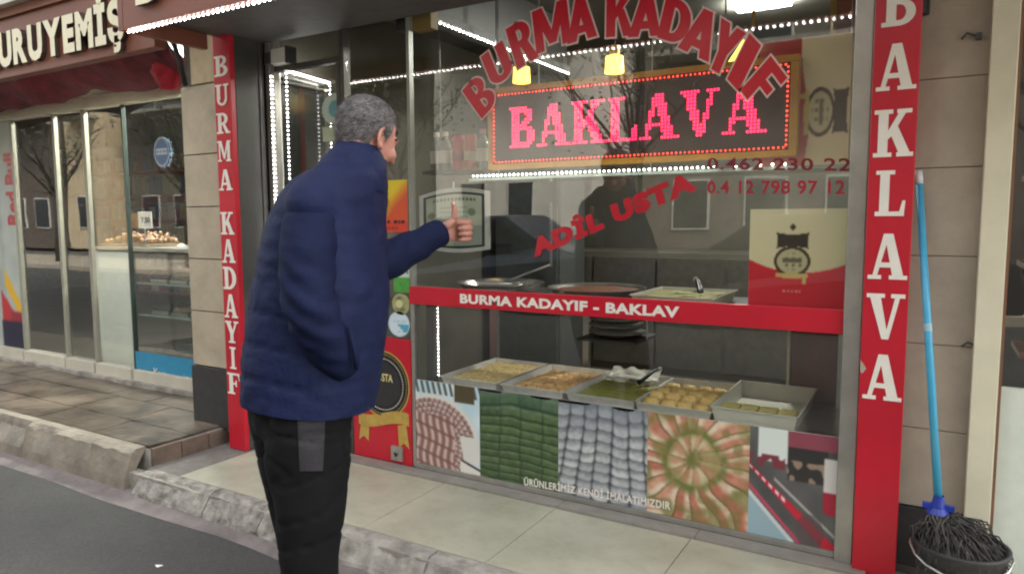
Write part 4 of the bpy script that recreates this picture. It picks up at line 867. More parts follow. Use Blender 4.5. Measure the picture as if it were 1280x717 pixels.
# framed certificate on the inner side of the glass
ct = empty('framed_certificate', (-1.98, 2.83, 1.25), 'silver framed certificate with curved top and bottom behind the raised thumb', 'certificate')
def cert_pt(u, v, y):
    x = -2.19+.408*u; top = 1.385+.028*math.sin(PI*u)+.016*u; bot = 1.137-.022*math.sin(PI*u)-.006*u; return (x, y, bot+(top-bot)*v)
def rimstrip(name, lo, hi, y, m):
    b = MB(); N = 24; A = []; B = []
    for (lst, e) in ((A, lo), (B, hi)):
        lst += [cert_pt(e+(1-2*e)*k/N, e, y) for k in range(N)] + [cert_pt(1-e, e+(1-2*e)*k/N, y) for k in range(N)] + [cert_pt(1-e-(1-2*e)*k/N, 1-e, y) for k in range(N)] + [cert_pt(e, 1-e-(1-2*e)*k/N, y) for k in range(N)]
    n = len(A); b.add(A+B+[(p[0], y+.012, p[2]) for p in A], [(k, (k+1) % n, n+(k+1) % n, n+k) for k in range(n)] + [(k, (k+1) % n, 2*n+(k+1) % n, 2*n+k) for k in range(n)]); return b.build(name, m, ct)
rimstrip('outer_rim', 0, .062, 2.818, mat('silver rim', lin((176, 178, 170)), .4, .2)); rimstrip('inner_rim', .062, .1, 2.8185, M['black'])
def f_cert(U, V):
    C = mixc((150, 156, 136), (184, 188, 164), np.clip(.55*U+.6*V-.1+.4*(vnoise(U, V, 4, 3)-.5), 0, 1)); C = mixc(C, (120, 126, 122), ((V < .4) & (U > .5))*.6)
    C = put(C, (np.abs(V-.9) < .03) & (np.sin(U*95) > -.1) & (U > .12) & (U < .92), (96, 100, 84)); C = put(C, (np.hypot((U-.82), V-.66) < .07), (116, 128, 100)); C = put(C, (np.hypot((U-.1), V-.6) < .07), (112, 116, 98))
    for k in range(6): C = put(C, (np.abs(V-.74+.085*k) < .012) & (np.sin(U*120+k) > -.3) & (U > .24) & (U < .74), (128, 132, 112))
    return C
o = sheet('certificate_paper', cert_pt(.1, .1, 2.8195), cert_pt(.9, .1, 2.8195), cert_pt(.9, .9, 2.8195), cert_pt(.1, .9, 2.8195), 90, 70, f_cert, ct, VCM)
me = o.data
for v in me.vertices:
    wv = v.co + wloc(ct); u = (wv.x+2.19)/.408; vv = (wv.z-1.137)/(.248+.0) ; 
    e = np.clip((wv.z-cert_pt(u, .0, 0)[2])/(cert_pt(u, 1, 0)[2]-cert_pt(u, 0, 0)[2]), .08, .92); 
    lowz, hiz = cert_pt(.1+.0, .1, 0)[2], cert_pt(.1, .9, 0)[2]
    fr = (wv.z-(lowz+(cert_pt(.9, .1, 0)[2]-lowz)*(u-.1)/.8))/((hiz-lowz)+((cert_pt(.9, .9, 0)[2]-hiz)-(cert_pt(.9, .1, 0)[2]-lowz))*(u-.1)/.8)
    v.co.z = cert_pt(u, .09+.82*fr, 0)[2]-wloc(ct).z
MB().tube([(-1.985, 2.822, 1.42), (-1.985, 2.822, 1.45)], .004).build('hook', M['pale'], ct)
# LED sign
ls = empty('led_sign', (-1.2, 2.98, 1.5), 'red dot LED sign reading BAKLAVA in a yellow frame behind the glass', 'sign')
x0, x1, z0, z1 = -1.866, -.462, 1.515, 1.885; Y = 2.955
bx('board', x0+.02, x1-.02, Y, Y+.03, z0+.015, z1-.015, mat('led board', (.03, .026, .024), .5, var=.2, scale=5), ls)
yf = mat('ochre sign frame', lin((176, 132, 40)), .4, var=.12)
bx('frame_bar', x0, x1, Y-.012, Y+.04, z1-.018, z1+.006, yf, ls, bevel=.002); bx('frame_bar', x0, x1, Y-.012, Y+.04, z0-.006, z0+.018, yf, ls, bevel=.002)
bx('frame_bar', x0, x0+.022, Y-.011, Y+.039, z0+.0185, z1-.0185, yf, ls, bevel=.002); bx('frame_bar', x1-.03, x1, Y-.011, Y+.039, z0+.0185, z1-.0185, yf, ls, bevel=.002)
bead_row(MB(), [(x0+.032, Y-.006, z0+.028), (x1-.04, Y-.006, z0+.028), (x1-.04, Y-.006, z1-.028), (x0+.032, Y-.006, z1-.028), (x0+.032, Y-.006, z0+.028)], .0185, .0046).build('border_beads', M['ledborder'], ls, kind='stuff')
b = MB(); cx0 = P(637, 150, Y).x; cx1 = P(956, 150, Y).x; pitch = .0136; zb, zt = 1.605, 1.795; hgt = zt-zb
tw_ = sum(SLAB[c][0] for c in 'BAKLAVA')+.06*6; sx_ = (cx1-cx0)/tw_; xx = cx0
for c in 'BAKLAVA':
    wd, polys = SLAB[c]; nxx = int(wd*sx_/pitch)+1; nzz = 14
    for i in range(nxx):
        for j in range(nzz):
            u = (i+.5)*pitch/sx_; v = (j+.5)/nzz
            if any(in_poly(u, v, p) for p in polys): b.ball((xx+u*sx_, Y-.003, zb+v*hgt), .0058, n=6, k=3)
    xx += (wd+.06)*sx_
b.build('letter_dots', M['ledred'], ls, kind='stuff')
for x_ in (-1.6, -.75): MB().tube([(x_, Y+.015, z1), (x_, Y+.015, 2.6)], .004).build('hanging_wire', M['steel'], ls)
# bottles and red packs on a small shelf left of the LED sign
bs = empty('bottle_shelf', (-2.1, 3.4, 1.5), 'small dark shelf with bottles and red packs left of the LED sign', 'shelf')
q0, q1 = P(536, 212, 3.3), P(612, 212, 3.3); bx('shelf_board', q0.x, q1.x, 3.24, 3.4, q0.z-.03, q0.z-.012, M['darkmetal'], bs)
for px in (538, 610):
    q = P(px, 100, 3.3); MB().tube([(q.x, 3.39, q0.z-.02), (q.x, 3.39, 2.6)], .005).build('hanger', M['steel'], bs)
zsh = q0.z-.0115
for i, (px, lab) in enumerate(((546, 'clear bottle with white cap at the left end of the small shelf'), (557, 'clear bottle with white cap beside the red pack'), (604, 'clear bottle with pink cap close to the LED sign'))):
    q = P(px, 190, 3.3); o = empty('bottle', (q.x, 3.3, zsh), lab, 'bottle', 'bottles on the small shelf')
    MB().lathe((q.x, 3.3, zsh), [(.001, 0), (.034, .002), (.036, .12), (.03, .15), (.014, .175), (.014, .19)], 16).build('body', mat('pale bottle glass', lin((150, 156, 146)), .12, var=.1), o, smooth=True)
    MB().lathe((q.x, 3.3, zsh+.19), [(.017, 0), (.017, .025), (.001, .026)], 12).build('cap', mat('pink cap', lin((206, 150, 160)), .4) if i == 2 else M['white'], o); MB().lathe((q.x, 3.3, zsh+.04), [(.0365, 0), (.0368, .07)], 16).build('bottle_label', M['pale'], o)
for i, (px, c, lab) in enumerate(((573, (196, 58, 62), 'tall red drink can left of its orange neighbour'), (588, (202, 96, 66), 'tall orange red drink can on the small shelf'))):
    q = P(px, 190, 3.3); o = empty('drink_can', (q.x, 3.3, zsh), lab, 'can', 'cans on the small shelf')
    MB().lathe((q.x, 3.3, zsh), [(.03, 0), (.036, .008), (.036, .175), (.029, .19)], 16).build('body', mat('can %d' % i, lin(c), .35, var=.2, scale=20), o, smooth=True)
    MB().lathe((q.x, 3.3, zsh+.19), [(.029, 0), (.027, -.003), (.001, -.003)], 16).build('lid', M['steel'], o)
    MB().lathe((q.x, 3.3, zsh+.05), [(.0364, 0), (.0364, .05)], 16).build('can_label', mat('can band %d' % i, lin(((150, 30, 50), (200, 190, 150))[i]), .4), o)
# lamps: two yellow shaded pendants, one slanted lit lamp, a ceiling panel
for i, (px, py, lab) in enumerate(((768, 80, 'glowing yellow shaded lamp above the middle of the LED sign'), (652, 93, 'glowing yellow shaded lamp behind the left end of the arched letters'))):
    q = P(px, py, 3.9); o = empty('pendant_lamp', q, lab, 'lamp', 'yellow lamps in the shop')
    MB().lathe((q.x, 3.9, q.z-.05), [(.055, 0), (.05, .09), (.02, .1)], 20).build('shade', M['lamp'], o, smooth=True); MB().lathe((q.x, 3.9, q.z+.05), [(.03, 0), (.03, .05), (.001, .05)], 12).build('holder', M['gold'], o); MB().tube([(q.x, 3.9, q.z+.1), (q.x, 3.9, 2.6)], .005).build('cord', M['black'], o)
qa, qb = P(914, 84, 3.9), P(936, 54, 3.9); o = empty('spot_lamp', qa, 'slanted glowing yellow lamp behind the last arched letters', 'lamp', 'yellow lamps in the shop')
MB().tube([qa, qb], [.03, .036], n=12).build('shade', M['lamp'], o); MB().tube([qb, qb+Vector((.02, 0, .08)), (qb.x+.02, 3.9, 2.6)], .008).build('stem', M['gold'], o)
q = G(952, 6, 2.58); o = empty('ceiling_lamp', q, 'lit white panel lamp on the ceiling at the top of the window', 'lamp')
MB().box(q.x-.16, q.x+.16, q.y-.09, q.y+.09, 2.575, 2.598).build('diffuser', M['panel_light'], o)
# LED tube running into the room along the ceiling edge
xk = P(543, 26, 2.95).x; ya = 2.95; za_ = P(543, 26, 2.95).z; e1 = Xp(712, 93, xk)
o = empty('ceiling_light_rope', (xk, 3.5, za_), 'white light rope running into the shop below the ceiling behind the arched letters', 'light rope')
bead_row(MB(), [(xk, ya, za_), (xk, e1.y, za_)], .034, .0058).build('light_beads', M['led'], o, kind='stuff'); bx('batten', xk-.1, xk+.0, ya, e1.y, za_+.012, za_+.05, mat('grey batten', (.14, .14, .13), .5), o)
bx('pelmet', xk-.06, xk-.02, ya, e1.y, za_+.06, 2.6, M['darkmetal'], o)
qa, qb = P(519, 40, 2.9), P(541, 0, 2.9); o = empty('ochre_post', (qa.x, 2.92, qa.z), 'short ochre post end at the top left of the big window', 'post'); MB().box(qa.x, qb.x, 2.88, 2.94, qa.z, 2.6).build('post', mat('ochre paint', lin((138, 112, 44)), .5, var=.1), o, bevel=.003); MB().box(qa.x-.12, qa.x-.004, 2.9, 3.0, qa.z+.02, 2.6).build('bracket', M['black'], o)
qa, qb = P(1041, 34, 3.0), P(1066, 0, 3.0); o = empty('wooden_post', (qa.x, 3.02, qa.z), 'brown wooden post top with ochre edge above the sideways carton', 'post'); MB().box(qa.x, qb.x+.03, 3.11, 3.2, 1.968, 2.598).build('post', M['wood'], o); MB().box(qa.x-.025, qa.x-.002, 3.12, 3.2, 1.968, 2.598).build('edge', mat('ochre paint', (.1,.1,.1)), o)
# stacked plates below the band, dark cabinets at the back
q = P(772, 412, 3.25); o = empty('plate_stack', (q.x, 3.25, .6), 'stack of pale steel plates hanging under the red band', 'plates')
for k in range(5): MB().lathe((q.x, 3.25, .70+.034*k), [(.001, 0), (.11, .003), (.14, .02), (.142, .024), (.11, .008), (.001, .006)], 28).build('plate', M['steel'] if k < 3 else M['pale'], o, smooth=True)
MB().box(q.x-.15, q.x+.15, 3.1, 3.4, .685, .697).build('rack', M['darkmetal'], o); 
for s in (-1, 1): MB().tube([(q.x+.15*s, 3.25, .69), (q.x+.15*s, 3.25, .884)], .004).build('hanger', M['steel'], o)
bc_ = empty('back_cabinet', (-1.5, 5.6, 0), 'dark cabinet along the back of the pastry shop', 'cabinet')
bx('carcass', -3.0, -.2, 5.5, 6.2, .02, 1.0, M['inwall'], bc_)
for k in range(5): bx('door', -2.98+.55*k, -2.98+.55*k+.53, 5.47, 5.498, .08, .96, mat('cabinet door', (.085, .08, .064), .5, var=.2), bc_, bevel=.004)
fr = empty('drinks_fridge', (-2.6, 5.9, 1), 'dark upright fridge at the back of the pastry shop', 'fridge')
bx('body', -3.1, -2.5, 5.0, 5.45, .02, 1.95, mat('fridge body', (.1, .105, .095), .3, var=.1), fr, bevel=.01); bx('door', -3.08, -2.52, 4.97, 4.998, .1, 1.9, mat('fridge door', (.07, .08, .072), .2), fr, bevel=.004); MB().tube([(-2.56, 4.95, .9), (-2.56, 4.95, 1.4)], .01).build('handle', M['steel'], fr)

# ------------------------------------------------------------------ mop standing in its bucket
bk = empty('mop_bucket', (.12, 2.60, 0), 'black bucket under the grey mop head at the foot of the wall', 'bucket')
bcx, bcy = .122, 2.585
MB().lathe((bcx, bcy, .002), [(.001, 0), (.1, 0), (.128, .22), (.136, .235), (.136, .243), (.124, .243), (.096, .01), (.001, .008)], 30).build('body', M['rubber'], bk, smooth=True)
MB().tube([(bcx-.135, bcy, .23)]+[(bcx-.14*math.cos(a), bcy-.13*math.sin(a), .23-.05*math.sin(a)) for a in np.linspace(.15, PI-.15, 9)]+[(bcx+.135, bcy, .23)], .004).build('bail', M['steel'], bk, smooth=True)
mp = empty('mop', (.06, 2.62, .25), 'blue handled mop with grey string head leaning on the stone wall', 'mop')
ta, tb = P(1148, 214, 2.82), P(1173, 628, 2.63)
d = (tb-ta).normalized()
MB().tube([ta+d*.04, ta+d*.55, tb], [.0115, .012, .0125], n=12).build('handle', mat('light blue tube', lin((70, 164, 200)), .3, var=.06), mp, smooth=True)
MB().tube([ta, ta+d*.045], .0125, n=12).build('grip_cap', mat('pale grip', lin((206, 214, 214)), .4), mp, smooth=True)
MB().tube([ta+d*.52, ta+d*.545], .0128, n=12).build('handle_label', mat('worn label', lin((150, 186, 198)), .5), mp)
MB().lathe((tb.x, tb.y, tb.z-.045), [(.03, 0), (.034, .012), (.022, .03), (.016, .06), (.0155, .07)], 16).add([(tb.x+s*.045, tb.y-.01+t*.02, tb.z-.02+h) for s in (-1, 1) for t in (0, 1) for h in (0, .016)], [(0,1,3,2), (4,5,7,6), (0,1,5,4), (2,3,7,6), (0,2,6,4), (1,3,7,5)]).build('socket', mat('dark blue plastic', lin((36, 56, 150)), .35), mp, smooth=False)
b = MB(); cc = Vector((tb.x, tb.y, tb.z-.035)); mc = Vector((bcx, bcy, .245))
for k in range(700):
    a = rnd.uniform(0, 2*PI); r = rnd.uniform(.05, .142); e = mc + Vector((math.cos(a)*r, math.sin(a)*r, rnd.uniform(-.05, .02)-.04*(r > .12)))
    s = cc + Vector((rnd.uniform(-.03, .03), rnd.uniform(-.02, .02), rnd.uniform(-.01, .005))); m1 = s.lerp(e, .35)+Vector((0, 0, rnd.uniform(.0, .025))); m2 = s.lerp(e, .75)+Vector((rnd.uniform(-.02, .02), rnd.uniform(-.02, .02), rnd.uniform(.005, .045)))
    b.tube([s, m1, m2, e], [.0022, .003, .003, .0018], n=4)
b.build('strings', mat('dirty mop strings', lin((46, 44, 41)), .9, var=.5, scale=30, bump=.5, col2=lin((86, 82, 76))), mp, smooth=True)
b = MB(); b.ball((bcx, bcy, .2), .115, sz=.62, n=20, k=10); b.build('mop_core', mat('wet mop core', lin((58, 54, 50)), .9, var=.4, scale=30, bump=.6), mp, smooth=True)

# ================================================================== THE MAN
ER = Vector((math.cos(YAW), math.sin(YAW), 0)); EF = Vector((-math.sin(YAW), math.cos(YAW), 0)); EZ = Vector((0, 0, 1))
man = empty('person', (-1.66, 1.52, -.12), 'grey haired man in navy padded jacket and black trousers pointing his thumb at the certificate', 'person')
def loft(b, secs, n=28, mi=0, power=2.0):
    """secs: (centre, axis A, radius a, axis B, radius b)"""
    vs = []
    for c, A, ra, B, rb_2 in secs:
        for k in range(n):
            q = 2*PI*k/n; cs, sn = math.cos(q), math.sin(q)
            cs = math.copysign(abs(cs)**(2/power), cs); sn = math.copysign(abs(sn)**(2/power), sn)
            vs.append(c + A*(ra*cs) + B*(rb_2*sn))
    m = len(secs)
    fs = [(i*n+k, i*n+(k+1) % n, (i+1)*n+(k+1) % n, (i+1)*n+k) for i in range(m-1) for k in range(n)]
    fs += [tuple(range(n-1, -1, -1)), tuple((m-1)*n+k for k in range(n))]
    b.add(vs, fs, mi)
def limb(b, pts, radii, n=18, steps=6):
    """smooth tapered limb through joints"""
    pts = [Vector(p) for p in pts]; P2 = []; R2 = []
    for i in range(len(pts)-1):
        p0, p1, p2, p3 = pts[max(i-1, 0)], pts[i], pts[i+1], pts[min(i+2, len(pts)-1)]
        for s in range(steps):
            t = s/steps
            P2.append(.5*((2*p1)+(p2-p0)*t+(2*p0-5*p1+4*p2-p3)*t*t+(3*p1-p0-3*p2+p3)*t**3)); R2.append(radii[i]*(1-t)+radii[i+1]*t)
    P2.append(pts[-1]); R2.append(radii[-1])
    d0 = (P2[0]-P2[1]).normalized(); d1 = (P2[-1]-P2[-2]).normalized()
    P2 = [P2[0]+d0*R2[0]*.7]+[P2[0]+d0*R2[0]*.4]+P2+[P2[-1]+d1*R2[-1]*.4]+[P2[-1]+d1*R2[-1]*.7]; R2 = [R2[0]*.45, R2[0]*.85]+R2+[R2[-1]*.85, R2[-1]*.45]
    b.tube(P2, R2, n=n)
def remeshed(b, voxel, smooth_it, factor=.5):
    me = bpy.data.meshes.new('t'); me.from_pydata([tuple(v) for v in b.v], [], b.f)
    bm = bmesh.new(); bm.from_mesh(me); bmesh.ops.recalc_face_normals(bm, faces=bm.faces); bm.to_mesh(me); bm.free()
    o = bpy.data.objects.new('t', me); COL.objects.link(o)
    r = o.modifiers.new('r', 'REMESH'); r.mode = 'VOXEL'; r.voxel_size = voxel
    s = o.modifiers.new('s', 'SMOOTH'); s.iterations = smooth_it; s.factor = factor
    dg = bpy.context.evaluated_depsgraph_get(); dg.update(); out = bpy.data.meshes.new_from_object(o.evaluated_get(dg))
    COL.objects.unlink(o); bpy.data.objects.remove(o); return out
def mesh_obj(name, me, m, parent, smooth=True):
    off = wloc(parent)
    co_ = np.empty(len(me.vertices)*3, np.float32); me.vertices.foreach_get('co', co_); co_ = co_.reshape(-1, 3)-np.array(off, np.float32); me.vertices.foreach_set('co', co_.ravel())
    me.name = name; me.materials.clear(); me.materials.append(m)
    if smooth: me.polygons.foreach_set('use_smooth', [True]*len(me.polygons))
    o = bpy.data.objects.new(name, me); COL.objects.link(o); o.parent = parent; me.update(); return o
def displace(me, fn):
    n = len(me.vertices); c = np.empty(n*3, np.float32); me.vertices.foreach_get('co', c); c = c.reshape(-1, 3)
    nn = np.array([v.normal[:] for v in me.vertices], np.float32)
    me.vertices.foreach_set('co', (c+nn*fn(c, nn)[:, None]).astype(np.float32).ravel()); me.update()
def nz(c, s, off=0): return np.array([noise.noise(Vector((float(p[0])*s+off, float(p[1])*s, float(p[2])*s))) for p in c], np.float32)

# --- jacket body: photo silhouette rows (left px, right px), half width across the shoulders
D0 = 2.25
TR = [(212, 398, 480, .14), (226, 374, 481, .18), (246, 356, 480, .20), (275, 341, 479, .212), (310, 331, 481, .216), (350, 324, 484, .218), (400, 317, 483, .218), (440, 312, 479, .218), (475, 310, 473, .216), (500, 309, 467, .214), (540, 309, 467, .21)]
secs = []
AX = (ER*.985-EF*.17).normalized(); BX = Vector((-AX.y, AX.x, 0))
for py, l, r, hw in TR:
    tilt = (r-l)/2*.0; c = PT((l+r)/2, py + 0, D0)
    # rows follow the slanted hem: right end lower
    ra = (PT(r, py, D0)-PT(l, py, D0)).length/2
    up = Vector((0, 0, -.08*max(0, (py-300)/200)))
    A = (AX+up*1.0)
    secs.append((c, A, ra*.97, BX, hw))
b = MB(); loft(b, secs, 40, power=2.35)
SHR = PT(391, 258, 2.085); SHL = PT(446, 258, 2.42)
b.ball(SHR, .080, n=16, k=10); b.ball(SHL, .085, n=16, k=10)
limb(b, [PT(416, 225, 2.17), SHR], [.065, .082]); limb(b, [PT(440, 222, 2.33), SHL], [.065, .082])
limb(b, [PT(437, 222, D0), PT(449, 200, D0)], [.105, .088])
me = remeshed(b, .012, 5)
bm = bmesh.new(); bm.from_mesh(me)
ha, hb2 = PT(306, 491, D0), PT(466, 508, D0); hn = (hb2-ha).cross(EF).normalized(); hn = hn if hn.z < 0 else -hn
bmesh.ops.bisect_plane(bm, geom=bm.verts[:]+bm.edges[:]+bm.faces[:], plane_co=ha, plane_no=hn, clear_outer=True)
bm.to_mesh(me); bm.free()
fo = Vector(AX)
zc_ = {}
def jacket_disp(c, n):
    z = c[:, 2]; hx = (c-np.array(PT(390, 300, D0), np.float32))@np.array(AX, np.float32)
    t = (z + .08*hx + .006*np.sin(hx*20)); ph = (t-.70)/.098; low = np.clip((1.13-z)/.05, 0, 1)
    g = np.abs(np.sin(PI*ph)); q = -(np.exp(-(g/.12)**2))*.011*low + .003*low*np.sqrt(g)
    ph2 = (t-1.13)/.15; q += -np.exp(-(np.abs(np.sin(PI*ph2))/.10)**2)*.004*(1-low)
    front = np.clip((hx-.06)/.03, 0, 1); q *= (1-.65*front)
    return q*.7 + nz(c, 5)*.006 + nz(c*np.array([1, 1, 2.2], np.float32), 14, 3)*.004 + np.abs(nz(c*np.array([1.4, 1.4, .8], np.float32), 22, 70))*.005*low
displace(me, jacket_disp)
navy = mat('navy padded nylon', lin((23, 31, 61)), .66, var=.14, scale=9, bump=.22, bscale=75, spec=.16)
navy_d = mat('dark navy softshell', lin((22, 28, 54)), .75, var=.14, scale=10, bump=.2, bscale=110, spec=.12)
jk = mesh_obj('jacket', me, navy, man)
# --- near sleeve with the hand in the pocket
b = MB(); limb(b, [PT(389, 276, 2.088), PT(386, 312, 2.055), PT(385, 352, 2.03), PT(391, 392, 2.01), PT(408, 427, 2.035), PT(428, 456, 2.09)], [.079, .082, .080, .076, .067, .056], 22)
me = remeshed(b, .010, 5)
ea = np.array(PT(372, 385, 1.97), np.float32)
def sleeve_disp(c, n):
    d = np.linalg.norm(c-ea, axis=1); f = np.exp(-(d/.16)**2)
    return nz(c, 6, 9)*.005 + nz(c*np.array([1, 1, 2.6], np.float32), 13, 5)*.004 + f*.005*np.sin((c[:, 2]*1.0+c[:, 0]*.7)*95)
displace(me, sleeve_disp); mesh_obj('sleeve', me, navy_d, jk)['label'] = 'dark navy sleeve bent with the hand in the pocket'
# --- far sleeve reaching to the window
SL = [PT(452, 252, 2.40), PT(455, 300, 2.44), PT(466, 330, 2.47), PT(505, 314, 2.56), PT(545, 293, 2.64)]
b = MB(); limb(b, SL, [.08, .076, .074, .063, .052], 22); me = remeshed(b, .010, 5)
displace(me, lambda c, n: nz(c, 7, 19)*.007 + nz(c, 15, 25)*.005 + .005*np.sin(((c-np.array(SL[2], np.float32))@np.array(ER, np.float32))*85)*np.clip(1-np.linalg.norm(c-np.array(SL[3], np.float32), axis=1)/.2, 0, 1)); mesh_obj('sleeve', me, navy_d, jk)['label'] = 'dark navy sleeve of the arm reaching to the glass'
b = MB(); wr = SL[-1]; wd = (SL[-1]-SL[-2]).normalized(); b.tube([wr-wd*.012, wr+wd*.02, wr+wd*.03], [.054, .053, .047], n=20); mesh_obj('cuff', remeshed(b, .008, 3), navy_d, jk)
# --- collar
b = MB(); N = 36
cA = (ER*.9-EZ*.42).normalized(); cB = EF
for i, (cpx, cpy, ra, rb_2, ti) in enumerate([(447, 213, .100, .108, 0), (451, 199, .091, .094, 0), (455, 188, .083, .083, 0)]): pass
rings = [(PT(441, 222, D0), .112, .118), (PT(449, 205, D0), .094, .097), (PT(454, 188, D0), .083, .082), (PT(454.5, 187, D0), .073, .072), (PT(449, 206, D0), .08, .08)]
vs = [c+cA*(a*math.cos(2*PI*k/N))+cB*(q*math.sin(2*PI*k/N)) for c, a, q in rings for k in range(N)]
b.add(vs, [(i*N+k, i*N+(k+1) % N, (i+1)*N+(k+1) % N, (i+1)*N+k) for i in range(len(rings)-1) for k in range(N)])
off = wloc(jk); b.build('collar', navy, jk, smooth=True)
# pocket welt and side panel
b = MB(); b.tube([PT(436, 408, 2.02), PT(444, 440, 2.02), PT(446, 462, 2.03)], [.006, .008, .006], n=8); b.build('pocket_welt', navy_d, jk, smooth=True)

# --- trousers
b = MB()
NL = [PT(384, 490, 2.20), PT(386, 540, 2.17), PT(387, 610, 2.14), PT(388, 665, 2.13), PT(388, 715, 2.12)]
FL = [PT(362, 490, 2.34), PT(366, 540, 2.34), PT(374, 610, 2.33), PT(380, 665, 2.32), PT(384, 715, 2.31)]
anN = Vector((NL[-1].x-.0, NL[-1].y, 0))+EZ*-.055; anF = Vector((FL[-1].x, FL[-1].y, 0))+EZ*-.055
limb(b, NL+[anN], [.14, .132, .112, .095, .08, .07], 22); limb(b, FL+[anF], [.14, .128, .108, .092, .078, .07], 22)
loft(b, [(PT(376, 470, D0), ER, .155, EF, .17), (PT(377, 500, D0), ER, .160, EF, .175), (PT(377, 535, D0), ER, .145, EF, .15)], 24)
me = remeshed(b, .011, 5)
displace(me, lambda c, n: nz(c, 6, 40)*.008 + nz(c*np.array([1, 1, .6], np.float32), 14, 45)*.006 - np.exp(-(np.abs(nz(c*np.array([.8, .8, 1.9], np.float32), 7, 51))/.06)**2)*.007)
blk = mat('black trouser cloth', (.004, .0037, .004), .85, var=.2, scale=12, bump=.15, bscale=300, spec=.2)
tr = mesh_obj('trousers', me, blk, man)
# grey patch panel on the thigh, lifted off the trouser surface
bm = bmesh.new(); bm.from_mesh(me); off = wloc(man)
def pix(v):
    q = v-Vector((0, 0, CH)); x, y, z = q.dot(CR), q.dot(CD), q.dot(CF); return 640+F_PX*x/z, 358.5+F_PX*y/z
for (q0_, q1_, sgn) in (((371, 500), (375, 592), 1), ((407, 500), (403, 592), -1), ((360, 588), (420, 588), 1), ((360, 490), (420, 490), -1)):
    r0, r1 = ray(*q0_), ray(*q1_); pn = r0.cross(r1).normalized()
    inside = ray(389, 540).dot(pn); pn = pn if inside < 0 else -pn
    bmesh.ops.bisect_plane(bm, geom=bm.verts[:]+bm.edges[:]+bm.faces[:], plane_co=Vector((0, 0, CH))-off, plane_no=pn, clear_outer=True)
bm.normal_update()
bmesh.ops.delete(bm, geom=[f for f in bm.faces if f.normal.dot(CF) > -.05], context='FACES'); bm.normal_update()
seen = set(); best = []
for f0 in bm.faces:
    if f0 in seen: continue
    st_ = [f0]; isl = []
    seen.add(f0)
    while st_:
        f1 = st_.pop(); isl.append(f1)
        for e1 in f1.edges:
            for f2 in e1.link_faces:
                if f2 not in seen: seen.add(f2); st_.append(f2)
    if len(isl) > len(best): best = isl
keepf = set(best); bmesh.ops.delete(bm, geom=[f for f in bm.faces if f not in keepf], context='FACES')
for v in bm.verts: v.co += v.normal*.004
pm_ = bpy.data.meshes.new('side_patch'); bm.to_mesh(pm_); bm.free(); pm_.materials.append(mat('grey nylon patch', lin((29, 26, 29)), .75, var=.2, scale=20, bump=.2)); pm_.polygons.foreach_set('use_smooth', [True]*len(pm_.polygons))
po = bpy.data.objects.new('side_patch', pm_); COL.objects.link(po); po.parent = tr
# --- shoes
FD = (ER*.93+EF*.36).normalized(); SD = Vector((-FD.y, FD.x, 0))
for a in (anN, anF):
    b = MB(); z0 = -.12
    base = Vector((a.x, a.y, z0))
    sec = [(-.085, .03, .03, .035), (-.07, .036, .045, .05), (-.02, .038, .05, .055), (.04, .042, .04, .044), (.11, .05, .032, .035), (.17, .046, .026, .028), (.205, .03, .02, .022)]
    loft(b, [(base+FD*x+EZ*(h+.003), SD, w_, EZ, h) for x, w_, h, _ in sec], 18, power=2.6)
    mesh_obj('shoe', remeshed(b, .007, 3), mat('black shoe leather', (.014, .013, .013), .4, var=.2), man)
# --- body: head, neck, torso core, arms and both hands as one skin
HD = (ER*.63+EF*.77).normalized(); HL = EZ.cross(HD)                   # the way the face looks, his left
tiltv = (HD*.93-EZ*.36).normalized(); HU = tiltv.cross(HL).normalized(); 
if HU.z < 0: HU = -HU
HC = PT(459, 176, D0+.03)
def H(x, y, z): return HC+tiltv*x+HL*y+HU*z
def ell(b, c, rx, ry, rz, n=20, k=12):
    vs = []; 
    for i in range(k+1):
        t = PI*i/k
        for j in range(n):
            q = 2*PI*j/n; vs.append(H(c[0]+rx*math.sin(t)*math.cos(q), c[1]+ry*math.sin(t)*math.sin(q), c[2]-rz*math.cos(t)))
    b.add(vs, [(i*n+j, i*n+(j+1) % n, (i+1)*n+(j+1) % n, (i+1)*n+j) for i in range(k) for j in range(n)])
b = MB()
ell(b, (-.012, 0, .045), .098, .077, .086); ell(b, (.03, 0, .0), .067, .066, .09); ell(b, (.03, 0, -.06), .058, .055, .048); ell(b, (.066, 0, -.088), .027, .026, .022)
ell(b, (.078, 0, .035), .02, .052, .013); ell(b, (.066, .04, -.02), .026, .024, .024); ell(b, (.066, -.04, -.02), .026, .024, .024)
ell(b, (.094, 0, .01), .018, .011, .03); ell(b, (.108, 0, -.018), .018, .014, .014); ell(b, (.1, .013, -.022), .012, .009, .009); ell(b, (.1, -.013, -.022), .012, .009, .009)
ell(b, (.088, 0, -.052), .013, .024, .006); ell(b, (.086, 0, -.063), .013, .021, .007)
for s in (-1, 1):
    for k in range(9):
        t = k/8; a = -1.9+3.7*t; ell(b, (-.004-.017*math.cos(a)*.9-.004, s*(.079+.006*math.sin(PI*t)), .002+.031*math.sin(a)), .0075, .006, .0085, 10, 6)
    ell(b, (-.004, s*.074, .002), .016, .006, .027, 12, 8); ell(b, (.004, s*.074, -.027), .008, .006, .010, 10, 6)
limb(b, [H(-.028, 0, -.02), H(-.035, 0, -.09), PT(446, 222, D0), PT(425, 300, D0)], [.062, .060, .075, .10], 20)
limb(b, [PT(425, 260, D0), PT(400, 380, D0), PT(385, 470, D0)], [.10, .12, .12], 18)
limb(b, [PT(400, 285, 2.15), PT(389, 320, 2.06), PT(391, 388, 2.03), PT(418, 436, 2.10)], [.04, .042, .038, .03], 14)
limb(b, [PT(442, 265, 2.35), SL[1], SL[2], SL[3], SL[4]], [.05, .048, .045, .04, .031], 14)
